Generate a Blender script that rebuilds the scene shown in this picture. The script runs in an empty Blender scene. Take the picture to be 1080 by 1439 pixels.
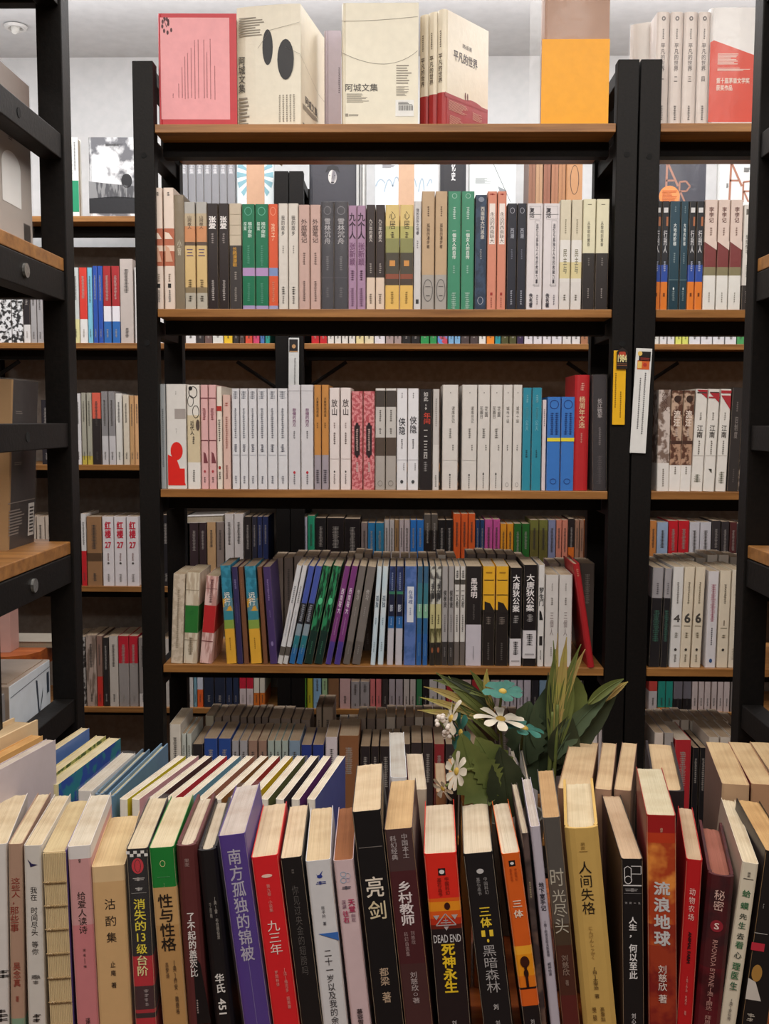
import bpy, math, random
from mathutils import Vector, Matrix, Euler
R = math.radians
random.seed(7)
SC = bpy.context.scene
COL = SC.collection
# ------------------------------------------------------------------ camera
F, CX, CY = 1450.0, 540.0, 719.5
cam_d = bpy.data.cameras.new('camera'); cam = bpy.data.objects.new('camera', cam_d); COL.objects.link(cam)
cam_d.sensor_width = 36; cam_d.sensor_fit = 'AUTO'; cam_d.lens = 36 * F / 1439.0; cam_d.clip_start = .02
EYE = 1.5
YAW, PITCH, ROLL = R(1.1), math.atan(129.5 / F), R(-0.2)
RM = (Matrix.Rotation(YAW, 3, 'Z') @ Matrix.Rotation(R(90) - PITCH, 3, 'X') @ Matrix.Rotation(-ROLL, 3, 'Z'))
cam.matrix_world = Matrix.Translation((0, 0, EYE)) @ RM.to_4x4()
SC.camera = cam
def P(u, v, Y):
    d = RM @ Vector(((u - CX) / F, -(v - CY) / F, -1)); t = Y / d.y
    return Vector((0, 0, EYE)) + d * t
# ------------------------------------------------------------------ world, lights, exposure
w = bpy.data.worlds.new('world'); SC.world = w; w.use_nodes = True
w.node_tree.nodes['Background'].inputs[0].default_value = (.9, .92, 1, 1)
w.node_tree.nodes['Background'].inputs[1].default_value = .05
def area(name, loc, rot, sx, sy, power, color=(1, .93, .86), spread=180):
    l = bpy.data.lights.new(name, 'AREA'); l.shape = 'RECTANGLE'; l.size = sx; l.size_y = sy; l.energy = power; l.color = color; l.spread = R(spread)
    o = bpy.data.objects.new(name, l); COL.objects.link(o); o.location = loc; o.rotation_euler = rot; return o
area('ceiling_light_strip', (0.1, 2.50, 2.60), (0, 0, 0), 4.0, .3, 28, (.98, .98, 1))
area('added_uplight', (0.1, 2.62, 2.30), (R(180), 0, 0), 3.6, .1, 13, (.98, .98, 1))  # fill light added to brighten the ceiling and rear wall, no fixture hangs here
area('added_uplight', (0.1, 1.75, 2.36), (R(180), 0, 0), 3.2, .1, 9, (1, .98, .96))  # second added fill, bounced off the ceiling onto the face-out books
area('ceiling_light_panel', (0.1, 1.15, 2.60), (0, 0, 0), 2.6, .35, 24, (1, .95, .89))
area('ceiling_light_panel', (0.0, -.25, 2.60), (0, 0, 0), 2.6, .6, 38, (1, .94, .87))
SC.view_settings.view_transform = 'Standard'; SC.view_settings.look = 'None'
SC.view_settings.exposure = 0.25; SC.view_settings.gamma = 1.0; SC.view_settings.use_curve_mapping = False
SC.cycles.max_bounces = 6
# ------------------------------------------------------------------ materials
def lin(c): return c / 12.92 if c <= .04045 else ((c + .055) / 1.055) ** 2.4
def hx(s): return tuple(lin(int(s[i:i + 2], 16) / 255) for i in (0, 2, 4)) + (1,)
_M = {}
def nodes(name):
    m = bpy.data.materials.new(name); m.use_nodes = True; nt = m.node_tree; return m, nt, nt.nodes['Principled BSDF']
def L(nt, a, b): nt.links.new(a, b)
def mat(key, rough=.42):
    """'rrggbb' printed paper/board, '~c1/c2/scale' blotchy two-colour print, '^c1/c2/scale' streaky, '=c1/c2/scale' stripes across"""
    k = (key, rough)
    if k in _M: return _M[k]
    m, nt, b = nodes('print_' + key.strip('~^=').replace('/', '_'))
    N = nt.nodes
    b.inputs['Roughness'].default_value = rough
    tc = N.new('ShaderNodeTexCoord'); no = N.new('ShaderNodeTexNoise'); no.inputs['Detail'].default_value = 5
    L(nt, tc.outputs['Object'], no.inputs['Vector'])
    mp = None
    if key[0] in '~^=':
        c1, c2, sc = key[1:].split('/')
        rp = N.new('ShaderNodeValToRGB'); rp.color_ramp.elements[0].color = hx(c1); rp.color_ramp.elements[1].color = hx(c2)
        rp.color_ramp.elements[0].position = .46; rp.color_ramp.elements[1].position = .54
        src = N.new('ShaderNodeTexNoise'); src.inputs['Scale'].default_value = float(sc); src.inputs['Detail'].default_value = 4
        mp = N.new('ShaderNodeMapping'); L(nt, tc.outputs['Object'], mp.inputs['Vector']); L(nt, mp.outputs['Vector'], src.inputs['Vector'])
        if key[0] == '^': mp.inputs['Scale'].default_value = (2.2, 2.2, .35)
        if key[0] == '=': mp.inputs['Scale'].default_value = (.12, .12, 1.6)
        L(nt, src.outputs['Fac'], rp.inputs[0]); L(nt, rp.outputs[0], b.inputs['Base Color'])
    else:
        no.inputs['Scale'].default_value = 60
        mx = N.new('ShaderNodeMix'); mx.data_type = 'RGBA'
        c = hx(key); mx.inputs[6].default_value = tuple(x * .90 for x in c[:3]) + (1,); mx.inputs[7].default_value = tuple(min(1, x * 1.06) for x in c[:3]) + (1,)
        L(nt, no.outputs['Fac'], mx.inputs[0]); L(nt, mx.outputs[2], b.inputs['Base Color'])
    bp = N.new('ShaderNodeBump'); bp.inputs['Strength'].default_value = .12; bp.inputs['Distance'].default_value = .002
    n2 = N.new('ShaderNodeTexNoise'); n2.inputs['Scale'].default_value = 90; L(nt, tc.outputs['Object'], n2.inputs['Vector'])
    L(nt, n2.outputs['Fac'], bp.inputs['Height']); L(nt, bp.outputs[0], b.inputs['Normal'])
    _M[k] = m; return m
def page_mat(key, axis='X'):
    k = ('page', key, axis)
    if k in _M: return _M[k]
    m, nt, b = nodes('paper_edges_' + key); N = nt.nodes
    b.inputs['Roughness'].default_value = .85
    tc = N.new('ShaderNodeTexCoord'); mp = N.new('ShaderNodeMapping'); mp.inputs['Scale'].default_value = (1500, 7, 25)
    no = N.new('ShaderNodeTexNoise'); no.inputs['Scale'].default_value = 1; no.inputs['Detail'].default_value = 2
    L(nt, tc.outputs['Object'], mp.inputs[0]); L(nt, mp.outputs[0], no.inputs[0])
    n3 = N.new('ShaderNodeTexNoise'); n3.inputs['Scale'].default_value = 28; n3.inputs['Detail'].default_value = 4; L(nt, tc.outputs['Object'], n3.inputs[0])
    c = hx(key)
    mx = N.new('ShaderNodeMix'); mx.data_type = 'RGBA'; mx.inputs[6].default_value = tuple(x * k for x, k in zip(c, (.60, .56, .50))) + (1,); mx.inputs[7].default_value = tuple(x * k for x, k in zip(c, (.72, .68, .62))) + (1,)
    rp = N.new('ShaderNodeMapRange'); rp.inputs[1].default_value = .3; rp.inputs[2].default_value = .6; L(nt, no.outputs['Fac'], rp.inputs[0]); L(nt, rp.outputs[0], mx.inputs[0])
    my = N.new('ShaderNodeMix'); my.data_type = 'RGBA'; my.blend_type = 'MULTIPLY'; my.inputs[0].default_value = .5
    L(nt, mx.outputs[2], my.inputs[6])
    r2 = N.new('ShaderNodeValToRGB'); r2.color_ramp.elements[0].color = (.62, .5, .38, 1); r2.color_ramp.elements[1].color = (1, 1, 1, 1)
    r2.color_ramp.elements[0].position = .3; r2.color_ramp.elements[1].position = .62
    L(nt, n3.outputs['Fac'], r2.inputs[0]); L(nt, r2.outputs[0], my.inputs[7]); L(nt, my.outputs[2], b.inputs['Base Color'])
    bp = N.new('ShaderNodeBump'); bp.inputs['Strength'].default_value = .35; bp.inputs['Distance'].default_value = .0006
    L(nt, no.outputs['Fac'], bp.inputs['Height']); L(nt, bp.outputs[0], b.inputs['Normal'])
    _M[k] = m; return m
def wood_mat(name, a, b_, rough=.4, ax=(3, 60, 60)):
    m, nt, b = nodes(name); N = nt.nodes; b.inputs['Roughness'].default_value = rough
    tc = N.new('ShaderNodeTexCoord'); mp = N.new('ShaderNodeMapping'); mp.inputs['Scale'].default_value = ax
    no = N.new('ShaderNodeTexNoise'); no.inputs['Scale'].default_value = 1; no.inputs['Detail'].default_value = 8; no.inputs['Roughness'].default_value = .65
    L(nt, tc.outputs['Object'], mp.inputs[0]); L(nt, mp.outputs[0], no.inputs[0])
    rp = N.new('ShaderNodeValToRGB'); rp.color_ramp.elements[0].position = .33; rp.color_ramp.elements[1].position = .66
    rp.color_ramp.elements[0].color = hx(a); rp.color_ramp.elements[1].color = hx(b_)
    L(nt, no.outputs['Fac'], rp.inputs[0]); L(nt, rp.outputs[0], b.inputs['Base Color'])
    bp = N.new('ShaderNodeBump'); bp.inputs['Strength'].default_value = .15; L(nt, no.outputs['Fac'], bp.inputs['Height']); L(nt, bp.outputs[0], b.inputs['Normal'])
    return m
def noise_mat(name, a, b_, scale, rough, metallic=0, bump=.2):
    m, nt, b = nodes(name); N = nt.nodes; b.inputs['Roughness'].default_value = rough; b.inputs['Metallic'].default_value = metallic; b.inputs['Specular IOR Level'].default_value = .5 if metallic or rough < .5 else .22
    tc = N.new('ShaderNodeTexCoord'); no = N.new('ShaderNodeTexNoise'); no.inputs['Scale'].default_value = scale; no.inputs['Detail'].default_value = 6
    L(nt, tc.outputs['Object'], no.inputs[0])
    rp = N.new('ShaderNodeValToRGB'); rp.color_ramp.elements[0].position = .35; rp.color_ramp.elements[1].position = .65
    rp.color_ramp.elements[0].color = hx(a); rp.color_ramp.elements[1].color = hx(b_)
    L(nt, no.outputs['Fac'], rp.inputs[0]); L(nt, rp.outputs[0], b.inputs['Base Color'])
    bp = N.new('ShaderNodeBump'); bp.inputs['Strength'].default_value = bump; bp.inputs['Distance'].default_value = .001
    L(nt, no.outputs['Fac'], bp.inputs['Height']); L(nt, bp.outputs[0], b.inputs['Normal'])
    return m
def film_mat():
    m = bpy.data.materials.new('clear_film'); m.use_nodes = True; nt = m.node_tree; N = nt.nodes; N.clear()
    out = N.new('ShaderNodeOutputMaterial'); tr = N.new('ShaderNodeBsdfTransparent'); gl = N.new('ShaderNodeBsdfGlossy'); gl.inputs['Roughness'].default_value = .22
    df = N.new('ShaderNodeBsdfDiffuse'); df.inputs['Color'].default_value = (.85, .87, .9, 1)
    tc = N.new('ShaderNodeTexCoord'); no = N.new('ShaderNodeTexNoise'); no.inputs['Scale'].default_value = 22; no.inputs['Detail'].default_value = 3; no.inputs['Distortion'].default_value = 1.5
    mp = N.new('ShaderNodeMapping'); mp.inputs['Scale'].default_value = (1, 1, .5); L(nt, tc.outputs['Object'], mp.inputs[0]); L(nt, mp.outputs[0], no.inputs[0])
    bp = N.new('ShaderNodeBump'); bp.inputs['Strength'].default_value = .6; bp.inputs['Distance'].default_value = .006; L(nt, no.outputs['Fac'], bp.inputs['Height']); L(nt, bp.outputs[0], gl.inputs['Normal'])
    m1 = N.new('ShaderNodeMixShader'); m1.inputs[0].default_value = .022; m2 = N.new('ShaderNodeMixShader'); m2.inputs[0].default_value = .025
    L(nt, tr.outputs[0], m2.inputs[1]); L(nt, df.outputs[0], m2.inputs[2]); L(nt, m2.outputs[0], m1.inputs[1]); L(nt, gl.outputs[0], m1.inputs[2]); L(nt, m1.outputs[0], out.inputs[0])
    return m
M_FILM = film_mat()
M_WOOD = wood_mat('honey_wood', '7c5026', 'ae7a42')
M_REDWOOD = wood_mat('red_wood', '7a3418', 'b0602c', .3)
M_STEEL = noise_mat('black_powder_coated_steel', '0d0b0a', '15110f', 220, .55, .0, .25)
M_BOLT = noise_mat('zinc_bolt', '8f8f8d', 'b5b4b0', 300, .35, .8)
M_PANEL = noise_mat('taupe_back_panel', '8a817a', '989088', 60, .8)
M_WALL = noise_mat('white_wall_paint', 'eceeee', 'f2f3f3', 40, .85)
M_CEIL = noise_mat('ceiling_paint', 'cdcdcd', 'd4d4d4', 30, .9)
M_FLOOR = wood_mat('floor_wood', '3a2a20', '55402f', .5, (3, 30, 3))
M_SIDEWALL = noise_mat('dark_side_wall', '6d6058', '776a60', 20, .85)
# ------------------------------------------------------------------ mesh helpers
class MB:
    def __init__(s): s.v = []; s.f = []; s.mi = []
    def poly(s, pts, mi=0):
        n = len(s.v); s.v += [tuple(p) for p in pts]; s.f.append(tuple(range(n, n + len(pts)))); s.mi.append(mi)
    def add(s, vs, fs, mi=0):
        n = len(s.v); s.v += [tuple(p) for p in vs]
        for f in fs: s.f.append(tuple(i + n for i in f)); s.mi.append(mi)
    def box(s, x0, x1, y0, y1, z0, z1, mi=0, top=None, b=0):
        vs = [(x0, y0, z0), (x1, y0, z0), (x1, y1, z0), (x0, y1, z0), (x0, y0, z1), (x1, y0, z1), (x1, y1, z1), (x0, y1, z1)]
        fs = [(0, 3, 2, 1), (4, 5, 6, 7), (0, 1, 5, 4), (1, 2, 6, 5), (2, 3, 7, 6), (3, 0, 4, 7)]
        s.add(vs, fs, mi)
        if top is not None: s.mi[-5] = top
    def tube(s, pts, r0, r1=None, n=6, mi=0):
        r1 = r0 if r1 is None else r1; rings = []
        pts = [Vector(p) for p in pts]
        for i, p in enumerate(pts):
            d = (pts[min(i + 1, len(pts) - 1)] - pts[max(i - 1, 0)]).normalized()
            a = d.orthogonal().normalized() if i == 0 else (pa - d * pa.dot(d)).normalized()
            pa = a; bb = d.cross(a); r = r0 + (r1 - r0) * i / (len(pts) - 1)
            rings.append([p + (a * math.cos(2 * math.pi * k / n) + bb * math.sin(2 * math.pi * k / n)) * r for k in range(n)])
        vs = [q for rg in rings for q in rg]; fs = []
        for i in range(len(pts) - 1):
            for k in range(n): fs.append((i * n + k, i * n + (k + 1) % n, (i + 1) * n + (k + 1) % n, (i + 1) * n + k))
        fs.append(tuple(range(n))[::-1]); fs.append(tuple((len(pts) - 1) * n + k for k in range(n)))
        s.add(vs, fs, mi)
    def build(s, name, mats, parent=None, smooth=False, bevel=0):
        me = bpy.data.meshes.new(name); me.from_pydata(s.v, [], s.f)
        for m in (mats if isinstance(mats, list) else [mats]): me.materials.append(m)
        me.polygons.foreach_set('material_index', s.mi)
        if smooth: me.polygons.foreach_set('use_smooth', [True] * len(s.f))
        o = bpy.data.objects.new(name, me); COL.objects.link(o)
        if parent: o.parent = parent
        if bevel:
            md = o.modifiers.new('bevel', 'BEVEL'); md.width = bevel; md.segments = 2; md.limit_method = 'ANGLE'
        return o
def tag(o, label=None, cat=None, group=None, kind=None):
    if label: o['label'] = label
    if cat: o['category'] = cat
    if group: o['group'] = group
    if kind: o['kind'] = kind
    return o
def empty(name, loc, rot=(0, 0, 0)):
    o = bpy.data.objects.new(name, None); o.empty_display_size = .05; COL.objects.link(o); o.location = loc; o.rotation_euler = rot; return o
# ------------------------------------------------------------------ lettering
_T = {}
def glyphs(s, weight=.0):
    """text -> (verts2d, faces, bbox)"""
    k = (s, weight)
    if k in _T: return _T[k]
    if weight:
        vs, fs, (a, b, c, d) = glyphs(s, 0); w_ = weight * .9; n = len(vs)
        V = [(x + q * w_, y + r_ * w_) for q, r_ in ((-1, -1), (1, -1), (1, 1), (-1, 1)) for x, y in vs]
        _T[k] = (V, [tuple(i + n * q for i in f) for q in range(4) for f in fs], (a - w_, b + w_, c - w_, d + w_)); return _T[k]
    c = bpy.data.curves.new('t', 'FONT'); c.body = s; c.resolution_u = 2; c.align_x = 'CENTER'; c.space_line = 1.0
    o = bpy.data.objects.new('t', c); m = bpy.data.meshes.new_from_object(o)
    vs = [(v.co.x, v.co.y) for v in m.vertices]; fs = [tuple(p.vertices) for p in m.polygons]
    bpy.data.objects.remove(o); bpy.data.curves.remove(c); bpy.data.meshes.remove(m)
    if not vs: vs = [(0, 0), (1, 0), (0, 1)]; fs = [(0, 1, 2)]
    xs = [a for a, _ in vs]; ys = [b for _, b in vs]
    _T[k] = (vs, fs, (min(xs), max(xs), min(ys), max(ys))); return _T[k]
def text_fit(s, x0, x1, z0, z1, weight=0, vertical=True, rot=0, keep=True):
    body = '\n'.join(s) if vertical and rot == 0 else s
    vs, fs, (a, b, c, d) = glyphs(body, weight)
    if rot: vs = [(y, -x) for x, y in vs]; a, b, c, d = c, d, -b, -a
    sx = (x1 - x0) / max(b - a, 1e-6); sz = (z1 - z0) / max(d - c, 1e-6)
    if keep:
        if sx > sz * 1.25: sx = sz * 1.25
        if sz > sx * 2.2: sz = sx * 2.2
    mx, mz = (x0 + x1) / 2, (z0 + z1) / 2
    return [((x - (a + b) / 2) * sx + mx, (y - (c + d) / 2) * sz + mz) for x, y in vs], fs
def face_map(root_t, root_d, face, e=.0004):
    """2-D decal coordinates -> local 3-D just proud of a face"""
    if face == 'spine': return lambda a, b, l=0: (a, -e - l, b)
    if face == 'right': return lambda a, b, l=0: (root_t / 2 + e + l, a, b)
    if face == 'left': return lambda a, b, l=0: (-root_t / 2 - e - l, root_d - a, b)
    if face == 'fore': return lambda a, b, l=0: (-a, root_d + e + l, b)
class Decal:
    def __init__(s, fm): s.fm = fm; s.mb = MB()
    def rect(s, a0, a1, b0, b1): s.mb.poly([s.fm(a0, b0), s.fm(a1, b0), s.fm(a1, b1), s.fm(a0, b1)]); return s
    def poly(s, pts): s.mb.poly([s.fm(*p) for p in pts]); return s
    def disc(s, a, b, ra, rb, n=20): return s.poly([(a + ra * math.cos(2 * math.pi * k / n), b + rb * math.sin(2 * math.pi * k / n)) for k in range(n)])
    def ring(s, a, b, ra, rb, w, n=24):
        for k in range(n):
            t0, t1 = 2 * math.pi * k / n, 2 * math.pi * (k + 1) / n
            s.poly([(a + ra * math.cos(t0), b + rb * math.sin(t0)), (a + ra * math.cos(t1), b + rb * math.sin(t1)),
                    (a + (ra - w) * math.cos(t1), b + (rb - w) * math.sin(t1)), (a + (ra - w) * math.cos(t0), b + (rb - w) * math.sin(t0))])
        return s
    def line(s, pts, w):
        for (a, b), (c, d) in zip(pts, pts[1:]):
            l = math.hypot(c - a, d - b) or 1; nx, ny = -(d - b) / l * w / 2, (c - a) / l * w / 2
            s.poly([(a + nx, b + ny), (a - nx, b - ny), (c - nx, d - ny), (c + nx, d + ny)])
        return s
    def text(s, t, a0, a1, b0, b1, weight=0, vertical=True, rot=0, keep=True):
        vs, fs = text_fit(t, a0, a1, b0, b1, weight, vertical, rot, keep)
        n = len(vs) // 4 if weight else len(vs) + 1     # heavier strokes: four copies, each a hair above the last
        s.mb.add([s.fm(v[0], v[1], .00003 * (i // n)) for i, v in enumerate(vs)], fs); return s
    def marks(s, a0, a1, b0, b1, horizontal=False, rnd=random):
        """tiny print too small to read: a column (or rows) of short strokes"""
        if horizontal:
            b = b1
            step = max((b1 - b0) / 8, .0022)
            while b > b0:
                s.rect(a0, a0 + (a1 - a0) * rnd.uniform(.6, 1), b - step * .45, b); b -= step
        else:
            w_ = a1 - a0; st = min(w_ * 1.25, .004) or .002; b = b1
            while b > b0 + st * .5:
                for k in range(2):
                    y = b - st * (.1 + .35 * k); s.rect(a0 + w_ * rnd.uniform(0, .25), a1 - w_ * rnd.uniform(0, .25), y - st * .17, y)
                s.rect(a0 + w_ * .4, a0 + w_ * .58, b - st * .75, b)
                b -= st
        return s
    def build(s, name, color, parent, label=None, rough=.45):
        o = s.mb.build(name, mat(color, rough) if isinstance(color, str) else color, parent)
        if name in ('small_print', 'printed_text', 'sticker_print', 'barcode', 'check_pattern'): o['kind'] = 'stuff'
        if label: o['label'] = label
        return o
# ------------------------------------------------------------------ a book
def book_mesh(root, t, d, h, bands, pages='e6dcc6', hard=False, side=None, wrap=False, drop=None, worn=0, flare=0):
    """children: cover, page_block (bands = [(z_top_fraction_down, colour), ...]). Local: spine on y=0 facing -y."""
    ct = .0024 if hard else .0005
    ct = min(ct, t * .18)
    r = min(.0022, t * .22)
    if hard:
        out = [(-t / 2, d), (-t / 2, .009), (-t / 2 + .0011, .0065), (-t / 2, .004), (-t / 2 * .72, .0012), (-t * .2, .0001), (t * .2, .0001), (t / 2 * .72, .0012), (t / 2, .004), (t / 2 - .0011, .0065), (t / 2, .009), (t / 2, d)]
    else:
        out = [(-t / 2, d), (-t / 2, r), (-t / 2 + r * .35, r * .3), (-t / 2 + r, 0), (t / 2 - r, 0), (t / 2 - r * .35, r * .3), (t / 2, r), (t / 2, d)]
    inn = []
    for i, (x, y) in enumerate(out):
        sx = -1 if x > 0 else 1
        inn.append((x + sx * ct, y if i in (0, len(out) - 1) else y + ct))
    if not hard: inn[3] = (inn[3][0] - ct, ct); inn[4] = (inn[4][0] + ct, ct)
    # split every band; first colour starts at the top
    zs = [h * (1 - f) for f, _ in bands] + [0.0]
    mb = MB(); mats = []; idx = []
    for _, c in bands:
        m = mat(c) if isinstance(c, str) else c
        if m not in mats: mats.append(m)
        idx.append(mats.index(m))
    sidx = None
    if side: mats.append(mat(side)); sidx = len(mats) - 1
    n = len(out)
    for bi in range(len(bands)):
        z1, z0 = zs[bi], zs[bi + 1]
        for k in range(n - 1):
            (x0, y0), (x1, y1) = out[k], out[k + 1]
            is_side = k in (0, n - 2)
            mb.poly([(x0, y0, z0), (x1, y1, z0), (x1, y1, z1), (x0, y0, z1)], sidx if (side and is_side) else idx[bi])
        for k in range(n - 1):
            (x0, y0), (x1, y1) = inn[k], inn[k + 1]
            mb.poly([(x1, y1, z0), (x0, y0, z0), (x0, y0, z1), (x1, y1, z1)], idx[0])
    for k in range(n - 1):
        for z in (0, h):
            mb.poly([out[k] + (z,), out[k + 1] + (z,), inn[k + 1] + (z,), inn[k] + (z,)], idx[0] if z else idx[-1])
    for e in (0, n - 1): mb.poly([out[e] + (0,), inn[e] + (0,), inn[e] + (h,), out[e] + (h,)], idx[0])
    cov = mb.build('cover', mats, root)
    gap = drop if drop is not None else (.003 if hard else .0004)
    pb = MB(); x0 = -t / 2 + ct * 1.05; x1 = t / 2 - ct * 1.05; y1 = d - (.003 if hard else .0008); zt = h - gap; zb = gap if hard else .0002
    ys = [ct * 1.6, .004, .010, .4 * d, .8 * d, y1]
    dz = [-.0006, -.0001, 0, -.0005 - flare * .3, -.0003 - flare, -flare * 1.3]
    nx = 9 if worn else 5
    if worn:
        ys = [ct * 1.6, .003, .007, .014] + [d * k / 8 for k in range(2, 8)] + [y1]; dz = [-.0012, -.0004, 0, 0] + [-(flare + .0008) * (k / 8) ** 2 for k in range(2, 8)] + [-(flare + .0008) * 1.3]
        sh = [random.uniform(-1, 1) * worn for _ in range(nx + 1)]
    grid = [[(x0 + (x1 - x0) * i / nx, y, zt + q - (.0004 + abs(flare) * .3) * (abs(2 * i / nx - 1)) ** 3 + (sh[i] if worn else 0)) for i in range(nx + 1)] for j, (y, q) in enumerate(zip(ys, dz))]
    vs = [p for g in grid for p in g]; fs = []
    for j in range(len(ys) - 1):
        for i in range(nx):
            a = j * (nx + 1) + i; fs.append((a, a + 1, a + nx + 2, a + nx + 1))
    nb = len(vs); vs += [(x0, ys[0], zb), (x1, ys[0], zb), (x1, y1, zb), (x0, y1, zb)]
    lf = [j * (nx + 1) for j in range(len(ys))]; rt = [j * (nx + 1) + nx for j in range(len(ys))]
    fs.append(tuple([nb] + list(range(nx + 1)) + [nb + 1])[::-1])
    fs.append(tuple([nb + 3] + lf[::-1] + [nb])[::-1]); fs.append(tuple([nb + 1] + rt + [nb + 2])[::-1])
    fs.append(tuple([nb + 2] + [(len(ys) - 1) * (nx + 1) + i for i in range(nx, -1, -1)] + [nb + 3])[::-1])
    fs.append((nb, nb + 3, nb + 2, nb + 1))
    pb.add(vs, fs); pb.build('page_block', page_mat(pages), root)
    if wrap:
        wb = MB(); g = .0012; N_ = 9
        # crinkled film: a slightly uneven shell with welded top seams
        def pt(x, y, z): return (x + random.uniform(-1, 1) * .0004, y + random.uniform(-1, 1) * .0004, z + random.uniform(-1, 1) * .0005)
        prof = [(-t / 2 - g, d + g), (-t / 2 - g, d * .5), (-t / 2 - g, -g), (0, -g - .0003), (t / 2 + g, -g), (t / 2 + g, d * .5), (t / 2 + g, d + g), (0, d + g)]
        rows = [[pt(x, y, h * j / N_ + (g if j == N_ else 0)) for x, y in prof] for j in range(N_ + 1)]
        vs = [p for q in rows for p in q]; m_ = len(prof)
        fs = [(j * m_ + k, j * m_ + (k + 1) % m_, (j + 1) * m_ + (k + 1) % m_, (j + 1) * m_ + k) for j in range(N_) for k in range(m_)]
        wb.add(vs, fs)
        tz = h + g
        gx, gy = 4, 10
        vs = [(x0_, y0_, tz + random.uniform(-.0006, .0012)) for y0_ in [(-g + (d + 2 * g) * j / gy) for j in range(gy + 1)] for x0_ in [(-t / 2 - g + (t + 2 * g) * i / gx) for i in range(gx + 1)]]
        fs = [(j * (gx + 1) + i, j * (gx + 1) + i + 1, (j + 1) * (gx + 1) + i + 1, (j + 1) * (gx + 1) + i) for j in range(gy) for i in range(gx)]
        wb.add(vs, fs)
        o = wb.build('plastic_wrap', M_FILM, root, smooth=True); o['label'] = 'clear crinkled plastic wrap'
    return cov
ORD = ['first', 'second', 'third', 'fourth', 'fifth', 'sixth', 'seventh', 'eighth', 'ninth', 'tenth', 'eleventh', 'twelfth', 'thirteenth', 'fourteenth']
NUM = ['zero', 'one', 'two', 'three', 'four', 'five', 'six', 'seven', 'eight', 'nine', 'ten', 'eleven', 'twelve', 'thirteen', 'fourteen']
def plural(desc):
    for a, b in ((' book', ' books'), (' paperback', ' paperbacks'), (' hardcover', ' hardcovers'), (' spine', ' spines')):
        if a in desc: return desc.replace(a, b, 1)
    return desc + ' books'
def short(desc):
    return ' '.join(desc.split(' with ')[0].split(' leaning')[0].replace(' book', '').split()[-2:])
def row_labels(descs, where):
    """one label per book: runs of alike neighbours are counted, repeats of a run are told apart by what stands next to them"""
    runs = []
    for i, d in enumerate(descs):
        if runs and runs[-1][0] == d: runs[-1][1].append(i)
        else: runs.append([d, [i]])
    out = [''] * len(descs)
    for ri, (d, ids) in enumerate(runs):
        same = [r for r in runs if r[0] == d]
        ctx = ''
        if len(same) > 1:
            ctx = (' right of the ' + short(runs[ri - 1][0]) + ' one') if ri else ' at the left end'
            if len([q for q in range(len(runs)) if runs[q][0] == d and q and ri and short(runs[q - 1][0]) == short(runs[ri - 1][0])]) > 1 and ri + 1 < len(runs):
                ctx += ' and left of the ' + short(runs[ri + 1][0]) + ' one'
        for k, i in enumerate(ids):
            if len(ids) == 1: out[i] = d + ctx + ', ' + where
            elif len(ids) == 2: out[i] = ('left' if k == 0 else 'right') + ' of two ' + plural(d) + ctx + ', ' + where
            else: out[i] = ORD[k] + ' from left of ' + NUM[len(ids)] + ' ' + plural(d) + ctx + ', ' + where
    return out
def spine_decals(root, t, h, zof, texts, tops):
    for ti, tx in enumerate(texts.split(';')):
        tx = tx.strip()
        if not tx: continue
        q = tx.split(); s, v0, v1, c = q[0], float(q[1]), float(q[2]), q[3]
        off, wd, wt, rot = 0, .62, .012, 0
        for e in q[4:]:
            if e[0] == 'o': off = float(e[1:])
            if e[0] == 'w': wd = float(e[1:])
            if e[0] == 'b': wt = float(e[1:])
            if e[0] == 'r': rot = 1
            if e[0] == 'h': rot = 2
        s = s.replace('_', ' ')
        a0, a1 = (off - wd / 2) * t, (off + wd / 2) * t; b1, b0 = zof(v0), zof(v1)
        D = Decal(face_map(t, 0, 'spine', .0003 + .00007 * ti))
        if s == '=': D.marks(a0, a1, b0, b1).build('small_print', c, root)
        elif s == '#': D.rect(a0, a1, b0, b1).build('printed_patch', c, root)
        elif s == '@': D.disc((a0 + a1) / 2, (b0 + b1) / 2, (a1 - a0) / 2, (b1 - b0) / 2).build('emblem', c, root)
        elif s == '-': D.rect(a0, a1, b0, b1).build('printed_line', c, root)
        elif s == '^': D.poly([(a0, b1), (a1, b1), (a1, b0)]).build('printed_wedge', c, root)
        elif s == '<': D.poly([(a0, b0), (a0, b1), ((a0 + a1) / 2, b1 - (b1 - b0) * .15), (a1, b0)]).build('printed_shape', c, root)
        elif s == '[': D.line([(a0, b0), (a0, b1), (a1, b1), (a1, b0), (a0, b0)], .0004).build('ruled_box', c, root)
        elif s == 'O': D.ring((a0 + a1) / 2, (b0 + b1) / 2, (a1 - a0) / 2, (b1 - b0) / 2, (a1 - a0) * .09).build('emblem', c, root)
        else: D.text(s, a0, a1, b0, b1, wt, rot != 2, rot % 2).build('title' if s.isalnum() and len(s) > 1 else 'lettering', c, root)
COUNT = {}
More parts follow.
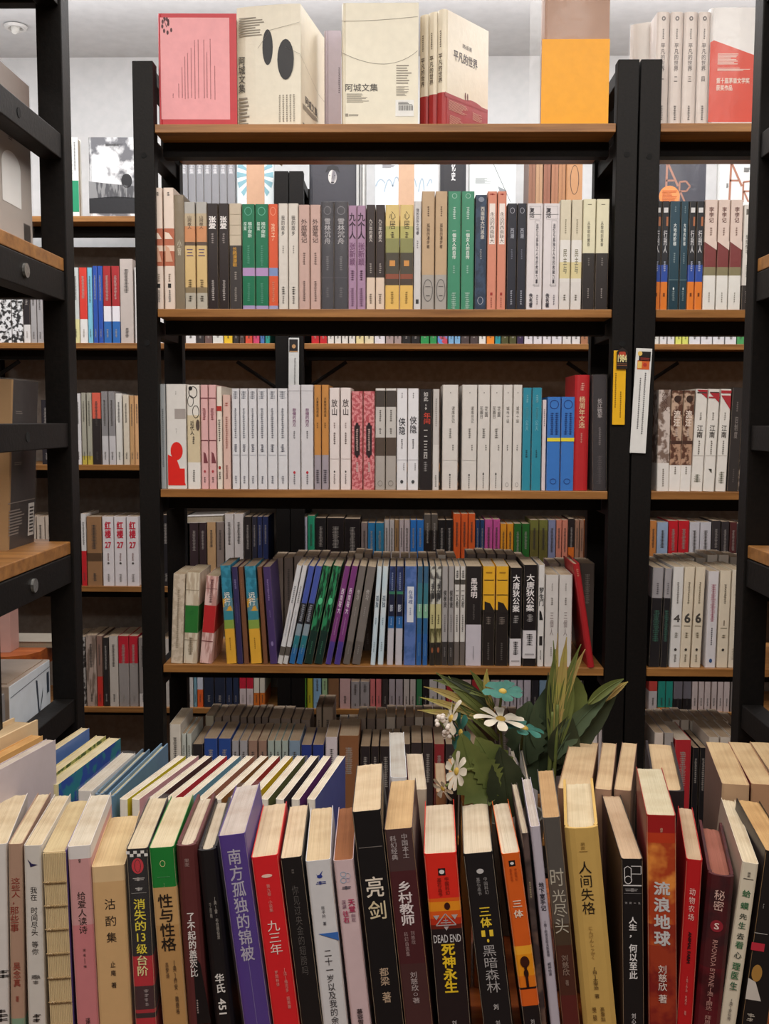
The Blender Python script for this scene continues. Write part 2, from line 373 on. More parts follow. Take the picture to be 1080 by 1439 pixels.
def shelf_row(data, Y, zshelf, vbase, where, group, depth=.135, jit=.004, keep=None):
    """each line: uL uR vTop [uLbottom uRbottom] | description | colours | lettering | options"""
    rows = []
    for ln in data.strip().split('\n'):
        f = [x.strip() for x in ln.split('|')]
        while len(f) < 5: f.append('')
        rows.append(f)
    labels = row_labels([f[1] for f in rows], where)
    if keep is not None: labels = [l if any(a <= float(f[0].split()[0]) <= b for a, b in keep) else None for f, l in zip(rows, labels)]
    for f, lab in zip(rows, labels):
        n = [float(x) for x in f[0].split()]
        uL, uR, vT = n[:3]; uLb, uRb = (n[3], n[4]) if len(n) > 3 else (None, None)
        op = f[4].split()
        y = Y + (random.random() - .5) * jit; d = depth + random.uniform(-.008, .004); hard = 'hard' in op
        for o_ in op:
            if o_.startswith('y='): y = Y + float(o_[2:])
            if o_.startswith('d='): d = float(o_[2:])
        pT = P((uL + uR) / 2, vT, y); wT = (P(uR, vT, y) - P(uL, vT, y)).x
        if uLb is None:
            vm = (vT + vbase) / 2; xc = P((uL + uR) / 2, vm, y).x; lean = 0; wT -= .0007
            xb = xc
        else:
            pB = P((uLb + uRb) / 2, vbase - 2, y); xb = pB.x; lean = math.atan2(pT.x - xb, pT.z - zshelf)
            wT = wT * math.cos(lean) - .0012
        t = max(wT, .004)
        H = (pT.z - zshelf) / math.cos(lean) - t / 2 * abs(math.tan(lean)) * .5
        root = empty('book', (xb, y, zshelf + .0003 + t / 2 * abs(math.sin(lean))), (0, lean, 0))
        if lab: tag(root, lab, 'book', group)
        else: BULK.append(root)
        bands = []
        zof = lambda v: H * (vbase - v) / (vbase - vT)
        for b in f[2].split():
            if ':' in b: v, c = b.split(':', 1); bands.append(((float(v) - vT) / (vbase - vT), c))
            else: bands.append((0.0, b))
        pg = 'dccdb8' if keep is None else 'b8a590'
        for o_ in op:
            if o_.startswith('p='): pg = o_[2:]
        book_mesh(root, t, d, H, bands, pg, hard, wrap='wrap' in op)
        spine_decals(root, t, H, zof, f[3], vT)
        for o_ in op:
            if o_ in EXTRA: EXTRA[o_](root, t, d, H, zof)
EXTRA = {}
BULK = []
# ------------------------------------------------------------------ the room
YM, YR, DEP = 2.03, 2.99, .26            # front planes of the middle and the rear rack, shelf depth
YW = 3.32
def slab(name, x0, x1, y0, y1, z0, z1, m):
    b = MB(); b.box(x0, x1, y0, y1, z0, z1); return tag(b.build(name, m), kind='structure')
slab('floor', -2.6, 2.6, -1.6, YW + .1, -.05, 0, M_FLOOR)
slab('ceiling', -2.6, 2.6, -1.6, YW + .1, 2.625, 2.68, M_CEIL)
slab('wall_back', -2.6, 2.6, YW, YW + .1, 0, 2.625, M_WALL)
slab('wall_left', -2.6, -2.5, -1.6, YW, 0, 2.625, M_SIDEWALL)
slab('wall_right', 2.5, 2.6, -1.6, YW, 0, 2.625, M_SIDEWALL)
slab('wall_front', -2.5, 2.5, -1.6, -1.5, 0, 2.625, M_SIDEWALL)
# recessed spot in the ceiling
pc = P(22, 38, 2.6); k = (2.62 - EYE) / (pc.z - EYE); pc = Vector((0, 0, EYE)) + (pc - Vector((0, 0, EYE))) * k
sp = empty('ceiling_spotlight', (pc.x, pc.y, 2.622)); tag(sp, 'small recessed ceiling spotlight with pale trim at upper left', 'spotlight'); sp.scale = (.6, .6, .6)
b = MB()
for k in range(20):
    a0, a1 = 2 * math.pi * k / 20, 2 * math.pi * (k + 1) / 20
    for (r0, z0), (r1, z1) in (((.055, 0), (.05, -.012)), ((.05, -.012), (.036, -.012)), ((.036, -.012), (.03, .0))):
        b.poly([(r0 * math.cos(a0), r0 * math.sin(a0), z0), (r0 * math.cos(a1), r0 * math.sin(a1), z0), (r1 * math.cos(a1), r1 * math.sin(a1), z1), (r1 * math.cos(a0), r1 * math.sin(a0), z1)])
b.build('trim_ring', mat('d8d6d2'), sp)
b = MB(); b.tube([(0, 0, -.001), (0, -.01, -.02)], .022, .02, 12); b.tube([(0, -.01, -.02), (0, -.02, -.034)], .02, .012, 12); b.build('lamp_head', mat('e8e6e0'), sp)
# ------------------------------------------------------------------ racks
PW = .040
def post(root, x0, x1, y0, y1, z1, holes=()):
    b = MB(); b.box(x0, x1, y0, y1, 0, z1); p = b.build('post', M_STEEL, root, bevel=.0015)
    for z in holes:
        c = MB(); c.tube([((x0 + x1) / 2, y0 - .0008, z), ((x0 + x1) / 2, y0 + .002, z)], .0055, n=12); c.build('bolt_hole', mat('050505', .9), p)
    f = MB(); f.box(x0 - .0008, x1 + .0008, y0 - .0008, y1 + .0008, 0, .02); f.build('foot_cap', M_STEEL, p)
    return p
def rack(name, label, xl, xr, y, levels, top, panel=None, holes=(), braces=False, rails=(1, 1)):
    """xl, xr = outer faces of the posts"""
    root = empty(name, ((xl + xr) / 2, y, 0)); tag(root, label, 'bookshelf', 'steel and wood book racks')
    ox = (xl + xr) / 2; a, c = xl - ox, xr - ox
    for x0 in (a, c - PW):
        post(root, x0, x0 + PW, 0, .032, top, holes); post(root, x0, x0 + PW, DEP - .032, DEP, top)
    for z in levels:
        b = MB(); b.box(a + PW + .001, c - PW - .001, .004, DEP - .004, z - .016, z); b.build('shelf_board', M_WOOD, root, bevel=.001)
        b = MB(); b.box(a + PW, c - PW, .075, .105, z - .044, z - .0165); b.build('shelf_beam', M_STEEL, root)
        for x0 in (a, c - PW):
            b = MB(); b.box(x0 + .006, x0 + PW - .006, .032, DEP - .032, z - .052, z - .02); r_ = b.build('side_rail', M_STEEL, root, bevel=.001)
    for x0 in (a, c - PW):
        if not rails[0 if x0 == a else 1]: continue
        b = MB(); b.box(x0 + .006, x0 + PW - .006, .032, DEP - .032, top - .03, top - .004); b.build('side_rail', M_STEEL, root, bevel=.001)
    if braces:
        for z in levels[:-1]:
            for sx in (-1, 1):
                xe = (c - PW) if sx > 0 else (a + PW)
                b = MB(); b.tube([(xe, .06, z - .13), (xe - sx * .12, .06, z - .05)], .006, n=6); b.build('corner_brace', M_STEEL, root)
    if panel:
        b = MB(); b.box(a, c, DEP + .002, DEP + .012, .05, panel); b.build('back_panel', M_PANEL, root)
    return root
LV = [EYE + .590, EYE + .222, EYE - .133, EYE - .484, EYE - .838, EYE - 1.19]
def shelf_z(vs, Y, u=540): return [P(u, v, Y).z for v in vs]
LM = shelf_z([173, 434, 689, 937], YM); LM += [LM[-1] - .353, LM[-1] - .706]
LR = shelf_z([303, 482.5, 655, 827, 998], YR); LR += [LR[-1] - .355]
xl = P(194, 590, YM).x; xr = P(886, 590, YM).x
TOPM = P(540, 84, YM).z
rack('book_rack', 'central open book rack of black steel posts and honey wood boards', xl, xr, YM, LM, TOPM, holes=(P(200, 218, YM).z, P(200, 482, YM).z))
W1 = xr - xl
rack('book_rack', 'open black steel rack adjoining the central one on its right side', xr + .003, xr + .003 + W1, YM, LM, TOPM, holes=(P(200, 221, YM).z,), rails=(0, 1))
xm = P(407, 590, YR).x; PANZ = LR[0] - .045
rack('book_rack', 'rear left rack against the taupe back panel, seen behind central rack', xm - W1, xm - .001, YR, LR, P(540, 240, YR).z, panel=PANZ, braces=True)
rack('book_rack', 'rear middle rack against the taupe panel, behind central rack', xm + .001, xm + W1, YR, LR, P(540, 240, YR).z, panel=PANZ, braces=True)
rack('book_rack', 'rear right rack against the taupe panel, right of the paired posts', xm + W1 + .002, xm + 2 * W1, YR, LR, P(540, 240, YR).z, panel=PANZ, braces=True)
# side racks, seen end-on at both edges of the photograph
def side_rack(label, xin, sgn, yfar, zb):
    """xin = the end frame's face toward the aisle; sgn=-1 rack runs to the left"""
    root = empty('book_rack', (xin, yfar, 0)); tag(root, label, 'bookshelf', 'steel and wood book racks at the sides')
    X = lambda a: (sgn * a)
    def bx(nm, a0, a1, y0, y1, z0, z1, m, bev=.0012):
        b = MB(); b.box(min(X(a0), X(a1)), max(X(a0), X(a1)), y0, y1, z0, z1); return b.build(nm, m, root, bevel=bev)
    for a0 in (0, .9):
        for y0 in (-.03, -.30): bx('post', a0, a0 + .031, y0, y0 + .03, 0, 2.42, M_STEEL)
    for zt in zb:
        bx('shelf_board', .004, .92, -.297, -.004, zt - .016, zt, M_WOOD)
        r_ = bx('side_rail', .003, .028, -.27, -.03, zt - .052, zt - .017, M_STEEL)
        c = MB(); c.tube([(X(.003) - sgn * .003, -.165, zt - .034), (X(.003) + sgn * .002, -.165, zt - .034)], .008, n=12); c.build('bolt', M_BOLT, r_)
        r_ = bx('side_rail', .003, .028, -.27, -.03, zt + .118, zt + .148, M_STEEL)
        c = MB(); c.tube([(X(.003) - sgn * .0006, -.17, zt + .133), (X(.003) + sgn * .002, -.17, zt + .133)], .0055, n=12); c.build('bolt_hole', mat('050505', .9), r_)
        for y0 in (-.28, -.03): bx('shelf_beam', .03, .9, y0, y0 + .02, zt - .048, zt - .017, M_STEEL)
    return root
YA = 1.31
xa = P(99, 590, YA - .03).x
zA = [P(90, 368, YA).z, P(95, 757, YA).z]; zA = [zA[0] + (zA[0] - zA[1])] + zA + [2 * zA[1] - zA[0], 3 * zA[1] - 2 * zA[0]]
side_rack('near black steel rack at the left edge, seen end-on', xa, -1, YA, zA)
xb_ = P(1052, 590, YA - .03).x
side_rack('near black steel rack at the right edge, seen end-on', xb_, 1, YA, zA)
# ------------------------------------------------------------------ face-out books and boxes
def slab_book(name, label, cat, group, u0, u1, vT, zs, Y, thick, bands, yawdeg=0, pages='e2d8c6', hard=True, wrap=False, spine_left=True, side=None, lean=0, dy=0, gapz=0):
    """a book standing face-out: returns root with decal frame 'right' (a runs left->right from the spine)"""
    p0, p1 = P(u0, vT, Y), P(u1, vT, Y); wd = p1.x - p0.x; H = p0.z - zs
    yaw = R(-90 + yawdeg)
    root = empty(name, (p0.x + thick / 2 * math.sin(R(yawdeg)), Y + dy + thick / 2, zs + .0004 + gapz), (0, 0, yaw)); tag(root, label, cat, group)
    if lean: root.rotation_euler = Euler((0, 0, yaw)); root.rotation_euler = (Matrix.Rotation(R(lean), 3, 'X') @ Matrix.Rotation(yaw, 3, 'Z')).to_euler()
    book_mesh(root, thick, wd, H, bands, pages, hard, side=side, wrap=wrap)
    z = lambda v: H * (P(u0, v, Y).z - zs) / H
    a = lambda u: (P(u, vT, Y).x - p0.x)
    return root, thick, wd, H, a, z
def corner_box(name, label, cat, group, ul, uc, ur, vT, zs, Yc, yaw, bands, side=None, pages='e2d8c6', hard=True, wrap=False, t=None, wide=None):
    """a box or book seen corner-on: vertical edge at uc nearest to us; left face spans ul..uc, right face uc..ur"""
    pc_ = P(uc, vT, Yc); H = pc_.z - zs; th = R(yaw)
    # left face runs from the corner in direction (-cos, sin); right face in direction (sin', cos')
    def solve(u, dx, dy):
        lo, hi = 0, .6
        for _ in range(40):
            m = (lo + hi) / 2; p = Vector((pc_.x + dx * m, Yc + dy * m, pc_.z))
            q = P(u, vT, p.y).x
            if (p.x - q) * (1 if dx > 0 else -1) > 0: hi = m
            else: lo = m
        return m
    a = solve(ul, -math.cos(th), math.sin(th)); b = solve(ur, math.sin(th), math.cos(th))
    if t: a = t
    if wide: b = wide
    root = empty(name, (pc_.x - a / 2 * math.cos(th), Yc + a / 2 * math.sin(th), zs + .0004), (0, 0, -th)); tag(root, label, cat, group)
    book_mesh(root, a, b, H, bands, pages, hard, side=side, wrap=wrap)
    return root, a, b, H
Z1 = LM[0]; G1 = 'books shown face-out on top of the central rack'
ztop = lambda v, Y: P(540, v, Y).z
# 1 red box with pink panel
o, t, wd, H, A, Z = slab_book('book_box', 'red box with a pink text panel at the left end of top shelf', 'book box', G1, 219, 331, 19, Z1, YM + .02, .045, [(0, 'c02430')], 1, side='c02430', hard=True)
D = Decal(face_map(t, wd, 'right')); D.rect(A(224), A(321), Z(168), Z(25)).build('pink_panel', 'eaa0a4', o)
fm2 = face_map(t + .0008, wd, 'right')
D = Decal(fm2)
cols = [(241, 132, 139), (249, 118, 139), (254, 95, 139), (258, 80, 139), (262, 75, 139), (267, 68, 139), (272, 57, 139), (277, 56, 139), (285, 56, 139), (289, 74, 139), (294, 55, 140), (300, 93, 140)]
for u, v0, v1 in cols:
    D.marks(A(u) - .0011, A(u) + .0011, Z(v1), Z(v0))
D.build('printed_text', '7c3038', o)
D = Decal(fm2); cx_, cz_ = A(233), Z(34)
for k in range(9):
    an = k * .7; D.disc(cx_ + .009 * math.cos(an) * (k / 9 + .4), cz_ + .014 * math.sin(an) * (k / 9 + .4), .0022, .0042, 8)
D.line([(cx_ - .006, cz_ + .012), (cx_, cz_ - .006), (cx_ + .005, cz_ + .01)], .001).build('flower_emblem', '4a1820', o)
# 2 white slipcase set, seen corner-on
o, t, d, H = corner_box('book_box', 'cream slipcase with two black ovals, second on the top shelf', 'book box', G1, 331.5, 421, 473, 4, Z1, YM + .02, 10, [(0, 'e6dfcc')], side='ddd3bb')
fs_ = face_map(t, d, 'spine'); U = lambda u: -t / 2 + t * (u - 332) / (421 - 332); Zs = lambda v: H * (171 - v) / (171 - 4)
D = Decal(fs_); D.disc(U(376), Zs(61), .0105, .0335).disc(U(401), Zs(79), .0165, .038).build('black_oval', '161418', o)
D = Decal(fs_); D.text('阿城文集', U(335), U(344), Zs(121), Zs(72), .012); D.build('title', '4a4640', o)
D = Decal(fs_); D.marks(U(336), U(372), Zs(46), Zs(19), True); D.marks(U(335), U(350), Zs(168), Zs(128), True)
for u in (391, 396, 401, 406, 411): D.marks(U(u), U(u + 3), Zs(166), Zs(127))
D.line([(U(362), Zs(62)), (U(380), Zs(38)), (U(421), Zs(30))], .0006).line([(U(400), Zs(62)), (U(421), Zs(73))], .0006).build('small_print', '8a8274', o)
fr = face_map(t, d, 'right'); V = lambda u: d * (u - 421) / (473 - 421)
D = Decal(fr); D.text('阿城文集', V(424), V(447), Zs(134), Zs(121), .01, vertical=False).build('title', '4a4640', o)
D = Decal(fr); D.marks(V(424), V(445), Zs(144), Zs(136), True).rect(V(424), V(428), Zs(166), Zs(162)).marks(V(430), V(437), Zs(166), Zs(162), True)
for k in range(7): D.rect(V(458 + k * 1.4), V(458.8 + k * 1.4), Zs(168), Zs(157))
for u in (458, 463): D.marks(V(u), V(u + 3), Zs(155), Zs(115))
D.line([(V(421), Zs(73)), (V(445), Zs(98)), (V(473), Zs(100))], .0006).build('small_print', '6f685c', o)
# sliver of a lilac book behind it
o, t, wd, H, A, Z = slab_book('book', 'pale lilac book edge peeking out right of the two-oval slipcase', 'book', G1, 455, 478.5, 43, Z1, YM + .14, .02, [(0, 'b9adba')], 0)
D = Decal(face_map(t, wd, 'right')); D.marks(A(475), A(477.5), Z(132), Z(95)).build('small_print', '4a4450', o)
# 3 cream slipcase face on
o, t, wd, H, A, Z = slab_book('book_box', 'cream slipcase with thin curved lines and barcode sticker, centre top shelf', 'book box', G1, 479, 588, 4.5, Z1, YM + .012, .075, [(0, 'ded6c0')], 0, side='e6e0cc')
fr = face_map(t, wd, 'right'); D = Decal(fr); D.text('阿城文集', A(485), A(531), Z(129), Z(118), .01, vertical=False).build('title', '4a4640', o)
def arc(pts, n=14):
    (a0, b0), (a1, b1), (a2, b2) = pts; return [((1 - s) ** 2 * a0 + 2 * s * (1 - s) * a1 + s * s * a2, (1 - s) ** 2 * b0 + 2 * s * (1 - s) * b1 + s * s * b2) for s in [i / n for i in range(n + 1)]]
D = Decal(fr); D.line(arc([(A(479.5), Z(30)), (A(520), Z(31)), (A(587), Z(24))]), .0008).line(arc([(A(479.5), Z(74)), (A(545), Z(108)), (A(587), Z(72))]), .0008)
D.marks(A(487), A(520), Z(144), Z(132), True).marks(A(557), A(580), Z(120), Z(92), True).marks(A(557), A(575), Z(136), Z(122), True).rect(A(485), A(489), Z(164), Z(160)).marks(A(490), A(509), Z(164), Z(161), True).build('small_print', '8a8274', o)
D = Decal(fr); D.rect(A(556), A(582), Z(164), Z(141)).build('barcode_sticker', 'e6e6e2', o)
D = Decal(face_map(t + .0008, wd, 'right'))
for k in range(12): D.rect(A(560.5 + k * 1.75), A(561.4 + k * 1.75), Z(156), Z(149))
D.marks(A(560), A(580), Z(148), Z(144), True).build('barcode', '3a3836', o)
# 4 set of three volumes with a red band, seen corner-on
gold = 'e2d6bb'
for i in range(3):
    th = R(38); tt = .0205; pc0 = P(625.5, 12, YM + .02)
    cx = pc0.x - (i + .5) * (tt + .0006) * math.cos(th); cy = YM + .02 + (i + .5) * (tt + .0006) * math.sin(th)
    H = pc0.z - Z1; root = empty('book', (cx, cy, Z1 + .0004), (0, 0, -th))
    tag(root, ['front volume of the cream three-volume set with red band, top shelf', 'middle volume of the cream three-volume set with red band, top shelf', 'rear volume of the cream three-volume set with red band, top shelf'][i], 'book', G1)
    d_ = .150
    book_mesh(root, tt, d_, H, [(0, 'e9dfc8'), ((125 - 12) / 160, 'a52a2a')], 'e2d8c6', True)
    zz = lambda v: H * (172 - v) / 160
    D = Decal(face_map(tt, d_, 'spine')); D.text('平凡的世界', -.0045, .0045, zz(112), zz(72), .012).marks(-.002, .002, zz(64), zz(40)).build('title', '5b4a3a', root)
    if i == 0:
        # rear cover faces us on the right-hand side
        S = lambda u: d_ * (u - 625.5) / (702 - 625.5)
        D = Decal(face_map(tt, d_, 'right')); D.text('平凡的世界', S(640), S(682), zz(76), zz(61), .02, vertical=False).text('路遥著', S(655), S(672), zz(54), zz(48), .0, vertical=False).build('title', '4a3a30', root)
        D = Decal(face_map(tt, d_, 'right')); D.disc(S(661), zz(120), .0022, .008, 8).disc(S(665), zz(120), .0022, .008, 8).build('two_figures', '6b241c', root)
        D = Decal(face_map(tt, d_, 'right')); D.poly(arc([(S(626), zz(124.5)), (S(640), zz(128)), (S(659), zz(126))]) + arc([(S(659), zz(126)), (S(676), zz(116)), (S(701), zz(130))]) + [(S(626), zz(131))]).build('red_hill', 'a52a2a', root)
        D = Decal(face_map(tt + .0008, d_, 'right')); D.marks(S(632), S(668), zz(148), zz(134), True).marks(S(674), S(692), zz(148), zz(138), True).marks(S(674), S(694), zz(164), zz(154), True).marks(S(634), S(660), zz(166), zz(154), True).build('small_print', 'd9a08c', root)
# 5 kraft and yellow book in a clear wrap
o, t, wd, H, A, Z = slab_book('book', 'kraft and bright yellow book in clear wrap, right end of top shelf', 'book', G1, 763, 857, -10, Z1, YM + .015, .035, [(0, 'a9826a')], 0, wrap=True, side='a9826a')
D = Decal(face_map(t + .0045, wd, 'right')); D.rect(-.001, wd + .001, .0006, Z(56)); D.mb.box(t / 2 + .0001, t / 2 + .0022, -.001, wd + .001, .0006, Z(56)); D.build('yellow_jacket', 'f2a606', o)
b = MB(); b.box(t / 2 - .004, t / 2 + .0022, -.024, -.001, .0, H); b.build('wrap_flap', M_FILM, o)
# 6, 7 wrapped set on the right-hand rack
G2 = 'wrapped set on top of the right-hand rack'
edges = [921, 940, 959, 979, 997]
for i in range(4):
    u0, u1 = edges[i], edges[i + 1]; p = P((u0 + u1) / 2, 90, YM + .02); tt = P(u1, 90, YM + .02).x - P(u0, 90, YM + .02).x - .0012
    H = P(u0, 17, YM + .02).z - Z1
    root = empty('book', (p.x, YM + .02, Z1 + .0004)); tag(root, ORD[i] + ' of four pale grey volumes on top of the right-hand rack', 'book', G2)
    book_mesh(root, tt, .14, H, [(0, 'd8ccc4')], 'e2d8c6', True, wrap=True)
    zz = lambda v: H * (172 - v) / 155
    D = Decal(face_map(tt, .14, 'spine')); D.ring(0, zz(26), .0038, .0042, .0022).text('平凡的世界', -.0042, .0042, zz(98), zz(60), .01).marks(-.002, .002, zz(56), zz(40)).marks(-.003, .003, zz(166), zz(145)).build('title', '5a4e4c', root)
    D = Decal(face_map(tt, .14, 'spine')); D.text(['一', '二', '三', '四'][i], -.003, .003, zz(112), zz(105), .01).build('volume_number', '5a4e4c', root)
o, t, wd, H, A, Z = slab_book('book', 'white and vermilion cover at right of the four pale volumes', 'book', G2, 998.5, 1062, 11, Z1, YM + .02, .03, [(0, 'e8e6e4')], 0, wrap=True, side='e8e6e4')
D = Decal(face_map(t, wd, 'right')); D.poly([(A(999), Z(172)), (A(1061.5), Z(172)), (A(1061.5), Z(78)), (A(1004), Z(57)), (A(999), Z(60))]).build('vermilion_field', 'd8452c', o)
D = Decal(face_map(t + .0008, wd, 'right')); D.text('第十届茅盾文学奖', A(1009), A(1056), Z(118), Z(110), .02, vertical=False).text('获奖作品', A(1009), A(1032), Z(128), Z(120), .02, vertical=False).marks(A(1010), A(1040), Z(92), Z(76), True).marks(A(1010), A(1057), Z(101), Z(96), True).build('small_print', 'f0ddd0', o)
o, t, d, H = corner_box('book_box', 'pale box side of the wrapped set, left of the four grey volumes', 'book box', G2, 889, 919, 920, 17, Z1, YM + .03, 22, [(0, 'd9d2cb')], t=.048, wide=.11, wrap=True)
o.location.x = P(905, 90, YM + .06).x; o.location.y = YM + .085
# ------------------------------------------------------------------ things on the rear rack's top board
ZR = LR[0]; GR = 'books shown face-out on the rear rack'
o, t, wd, H, A, Z = slab_book('book', 'white and green book spine at far left on rear top board', 'book', GR, 90, 109, 193, ZR, YR + .02, .03, [(0, 'e8e8e2')], 0, side='e8e8e2')
D = Decal(face_map(t, wd, 'right')); D.rect(0, A(109), Z(298), Z(254)).build('green_band', '1f9468', o)
D = Decal(face_map(t, wd, 'right')); D.marks(A(98), A(101), Z(245), Z(205)).marks(A(103), A(105.5), Z(240), Z(200)).build('small_print', '444444', o)
o, t, wd, H, A, Z = slab_book('book', 'black and white cloud photograph cover on rear top board', 'book', GR, 123, 196, 193, ZR, YR + .02, .02, [(0, '~c9c9c9/77777a/14')], 2, side='~e4e4e4/6c6c70/16')
D = Decal(face_map(t, wd, 'right')); D.poly([(0, Z(300)), (wd, Z(300)), (wd, Z(278)), (A(160), Z(276)), (0, Z(279))]).disc(A(176), Z(254), .0155, .02).build('dark_ground', '1c1c20', o)
D = Decal(face_map(t, wd, 'right')); D.poly([(0, Z(279)), (0, Z(255)), (A(150), Z(258)), (wd, Z(262)), (wd, Z(278))]).build('field', '^8b8b8b/4f4f52/60', o)
D = Decal(face_map(t + .001, wd, 'right')); D.marks(A(147), A(174), Z(205), Z(202), True).build('small_print', '555555', o)
for i in range(7):
    u0 = 253 + i * 11; p = P(u0 + 5, 222, YR + .02); tt = .0212
    root = empty('book', (p.x, YR + .02, ZR + .0004)); tag(root, ORD[i] + ' from left of seven wrapped grey volumes on rear top board', 'book', 'wrapped grey volumes')
    Hh = P(u0, 200, YR).z - ZR
    book_mesh(root, tt, .13, Hh, [(0, '86868a')], 'd8d4cc', False, wrap=True)
    D = Decal(face_map(tt, .13, 'spine')); zt = lambda v: Hh * (302 - v) / 102
    D.text('全集', -.006, .006, zt(242), zt(226), .01).build('title', 'd8d8da', root)
o, t, wd, H, A, Z = slab_book('book', 'pale blue sunburst cover with tan band on rear top board', 'book', GR, 331, 384, 198, ZR, YR + .03, .02, [(0, 'dfeaec')], 0, side='e2ebeb')
D = Decal(face_map(t, wd, 'right'))
for k in range(16):
    an = 2 * math.pi * k / 16; c0 = (A(358), Z(246)); r1 = .07
    q = [(c0[0] + r * math.cos(an + s) * .75, c0[1] + r * math.sin(an + s) * 1.1) for r, s in ((.012, -.03), (r1, -.11), (r1, .11), (.012, .03))]
    q = [(min(max(x, .001), wd - .001), min(max(y, .002), H - .002)) for x, y in q]; D.poly(q)
D.build('sunburst', '86b4c0', o)
D = Decal(face_map(t + .001, wd, 'right')); D.rect(A(346), A(371), 0.001, H - .001).build('tan_band', 'c69d7e', o)
o, t, wd, H, A, Z = slab_book('book', 'charcoal cover with a pale portrait of a face on rear top board', 'book', GR, 434, 500, 200, ZR, YR + .03, .02, [(0, '35353c')], 0, side='3a3a42')
D = Decal(face_map(t, wd, 'right')); D.disc(A(467), Z(249), .0125, .020).build('printed_face', '^d0ccc8/77747a/20', o)
D = Decal(face_map(t + .001, wd, 'right')); D.poly([(A(457), Z(243)), (A(460), Z(234)), (A(468), Z(232)), (A(475), Z(235)), (A(477), Z(243)), (A(473), Z(239)), (A(462), Z(239))]).disc(A(463), Z(247), .0018, .001, 8).disc(A(470), Z(247), .0018, .001, 8).rect(A(465), A(469), Z(257.5), Z(256)).line([(A(467), Z(247)), (A(466), Z(252))], .0008).build('face_features', '222226', o)
for i, (u, c) in enumerate(((502.5, 'b9b9b6'), (506.5, '8f8f8e'), (510.5, 'cfcfca'))):
    p = P(u, 222, YR + .02); root = empty('book', (p.x, YR + .02, ZR + .0004)); tag(root, ORD[i] + ' of three thin grey books right of the portrait cover, rear top board', 'book', 'thin grey books')
    book_mesh(root, .0065, .14, P(u, 205, YR).z - ZR, [(0, c)], 'e2d8c6', False)
o, t, wd, H, A, Z = slab_book('book', 'white cover with grey-blue swirls and tan band on rear top board', 'book', GR, 526, 615, 198, ZR, YR + .03, .02, [(0, 'e6ebee')], 0, side='e6ebee')
D = Decal(face_map(t, wd, 'right'))
for k in range(7):
    D.line(arc([(A(528 + k * 12), Z(262 + 8 * (k % 2))), (A(534 + k * 12), Z(245 - 6 * (k % 3))), (A(541 + k * 11), Z(258 + 5 * (k % 3)))]), .0035)
D.build('swirl', 'a9bccb', o)
D = Decal(face_map(t + .001, wd, 'right')); D.rect(A(560), A(582), .001, H - .001).build('tan_band', 'c9a486', o)
D = Decal(face_map(t + .001, wd, 'right')); D.marks(A(537), A(556), Z(236), Z(228), True).build('small_print', '8a8a90', o)
p = P(637, 222, YR + .02); root = empty('book', (p.x, YR + .02, ZR + .0004)); tag(root, 'wide black spine with a column of white letters, rear top board', 'book', GR)
Hh = P(637, 196, YR).z - ZR; book_mesh(root, .072, .1, Hh, [(0, '24242a')], 'e2d8c6', True)
D = Decal(face_map(.072, .1, 'spine')); D.text('文化史', -.006, .006, Hh * .48, Hh * .85, .03).build('title', 'd8d8d8', root)
o, t, wd, H, A, Z = slab_book('book', 'white cover with a large open triangle on rear top board', 'book', GR, 659, 725, 198, ZR, YR + .03, .02, [(0, 'e8efec')], 0, side='e8efec')
D = Decal(face_map(t, wd, 'right')); D.line([(A(684), Z(210)), (A(718), Z(284))], .002).poly([(A(700), Z(262)), (A(712), Z(268)), (A(706), Z(280))]).marks(A(668), A(690), Z(258), Z(250), True).build('printed_line', '8b9296', o)
xs = [743, 753, 764, 775, 785]
for i, u in enumerate(xs):
    p = P(u + 5, 222, YR + .02); root = empty('book', (p.x, YR + .02, ZR + .0004)); tag(root, ORD[i] + ' of five brown fabric spines on the rear top board', 'book', 'brown fabric spines')
    Hh = P(u, 199 + (i == 1) * 3, YR).z - ZR; book_mesh(root, .0195, .13, Hh, [(0, ['8c5f48', 'b08a68', '8e5a44', 'a06c4e', 'a8764f'][i])], 'e2d8c6', False)
    D = Decal(face_map(.0195, .13, 'spine')); D.marks(-.001, .001, Hh * .2, Hh * .9).build('small_print', '6a4634', root)
o, t, wd, H, A, Z = slab_book('book', 'tan cover with a thin black oval, right of the brown spines', 'book', GR, 796, 819, 199, ZR, YR + .02, .02, [(0, 'b8875c')], 0, side='b8875c')
D = Decal(face_map(t, wd, 'right')); D.ring(A(808), Z(253), .0125, .041, .0016).build('oval_ring', '3a2a22', o)
copper = 'a8745e'
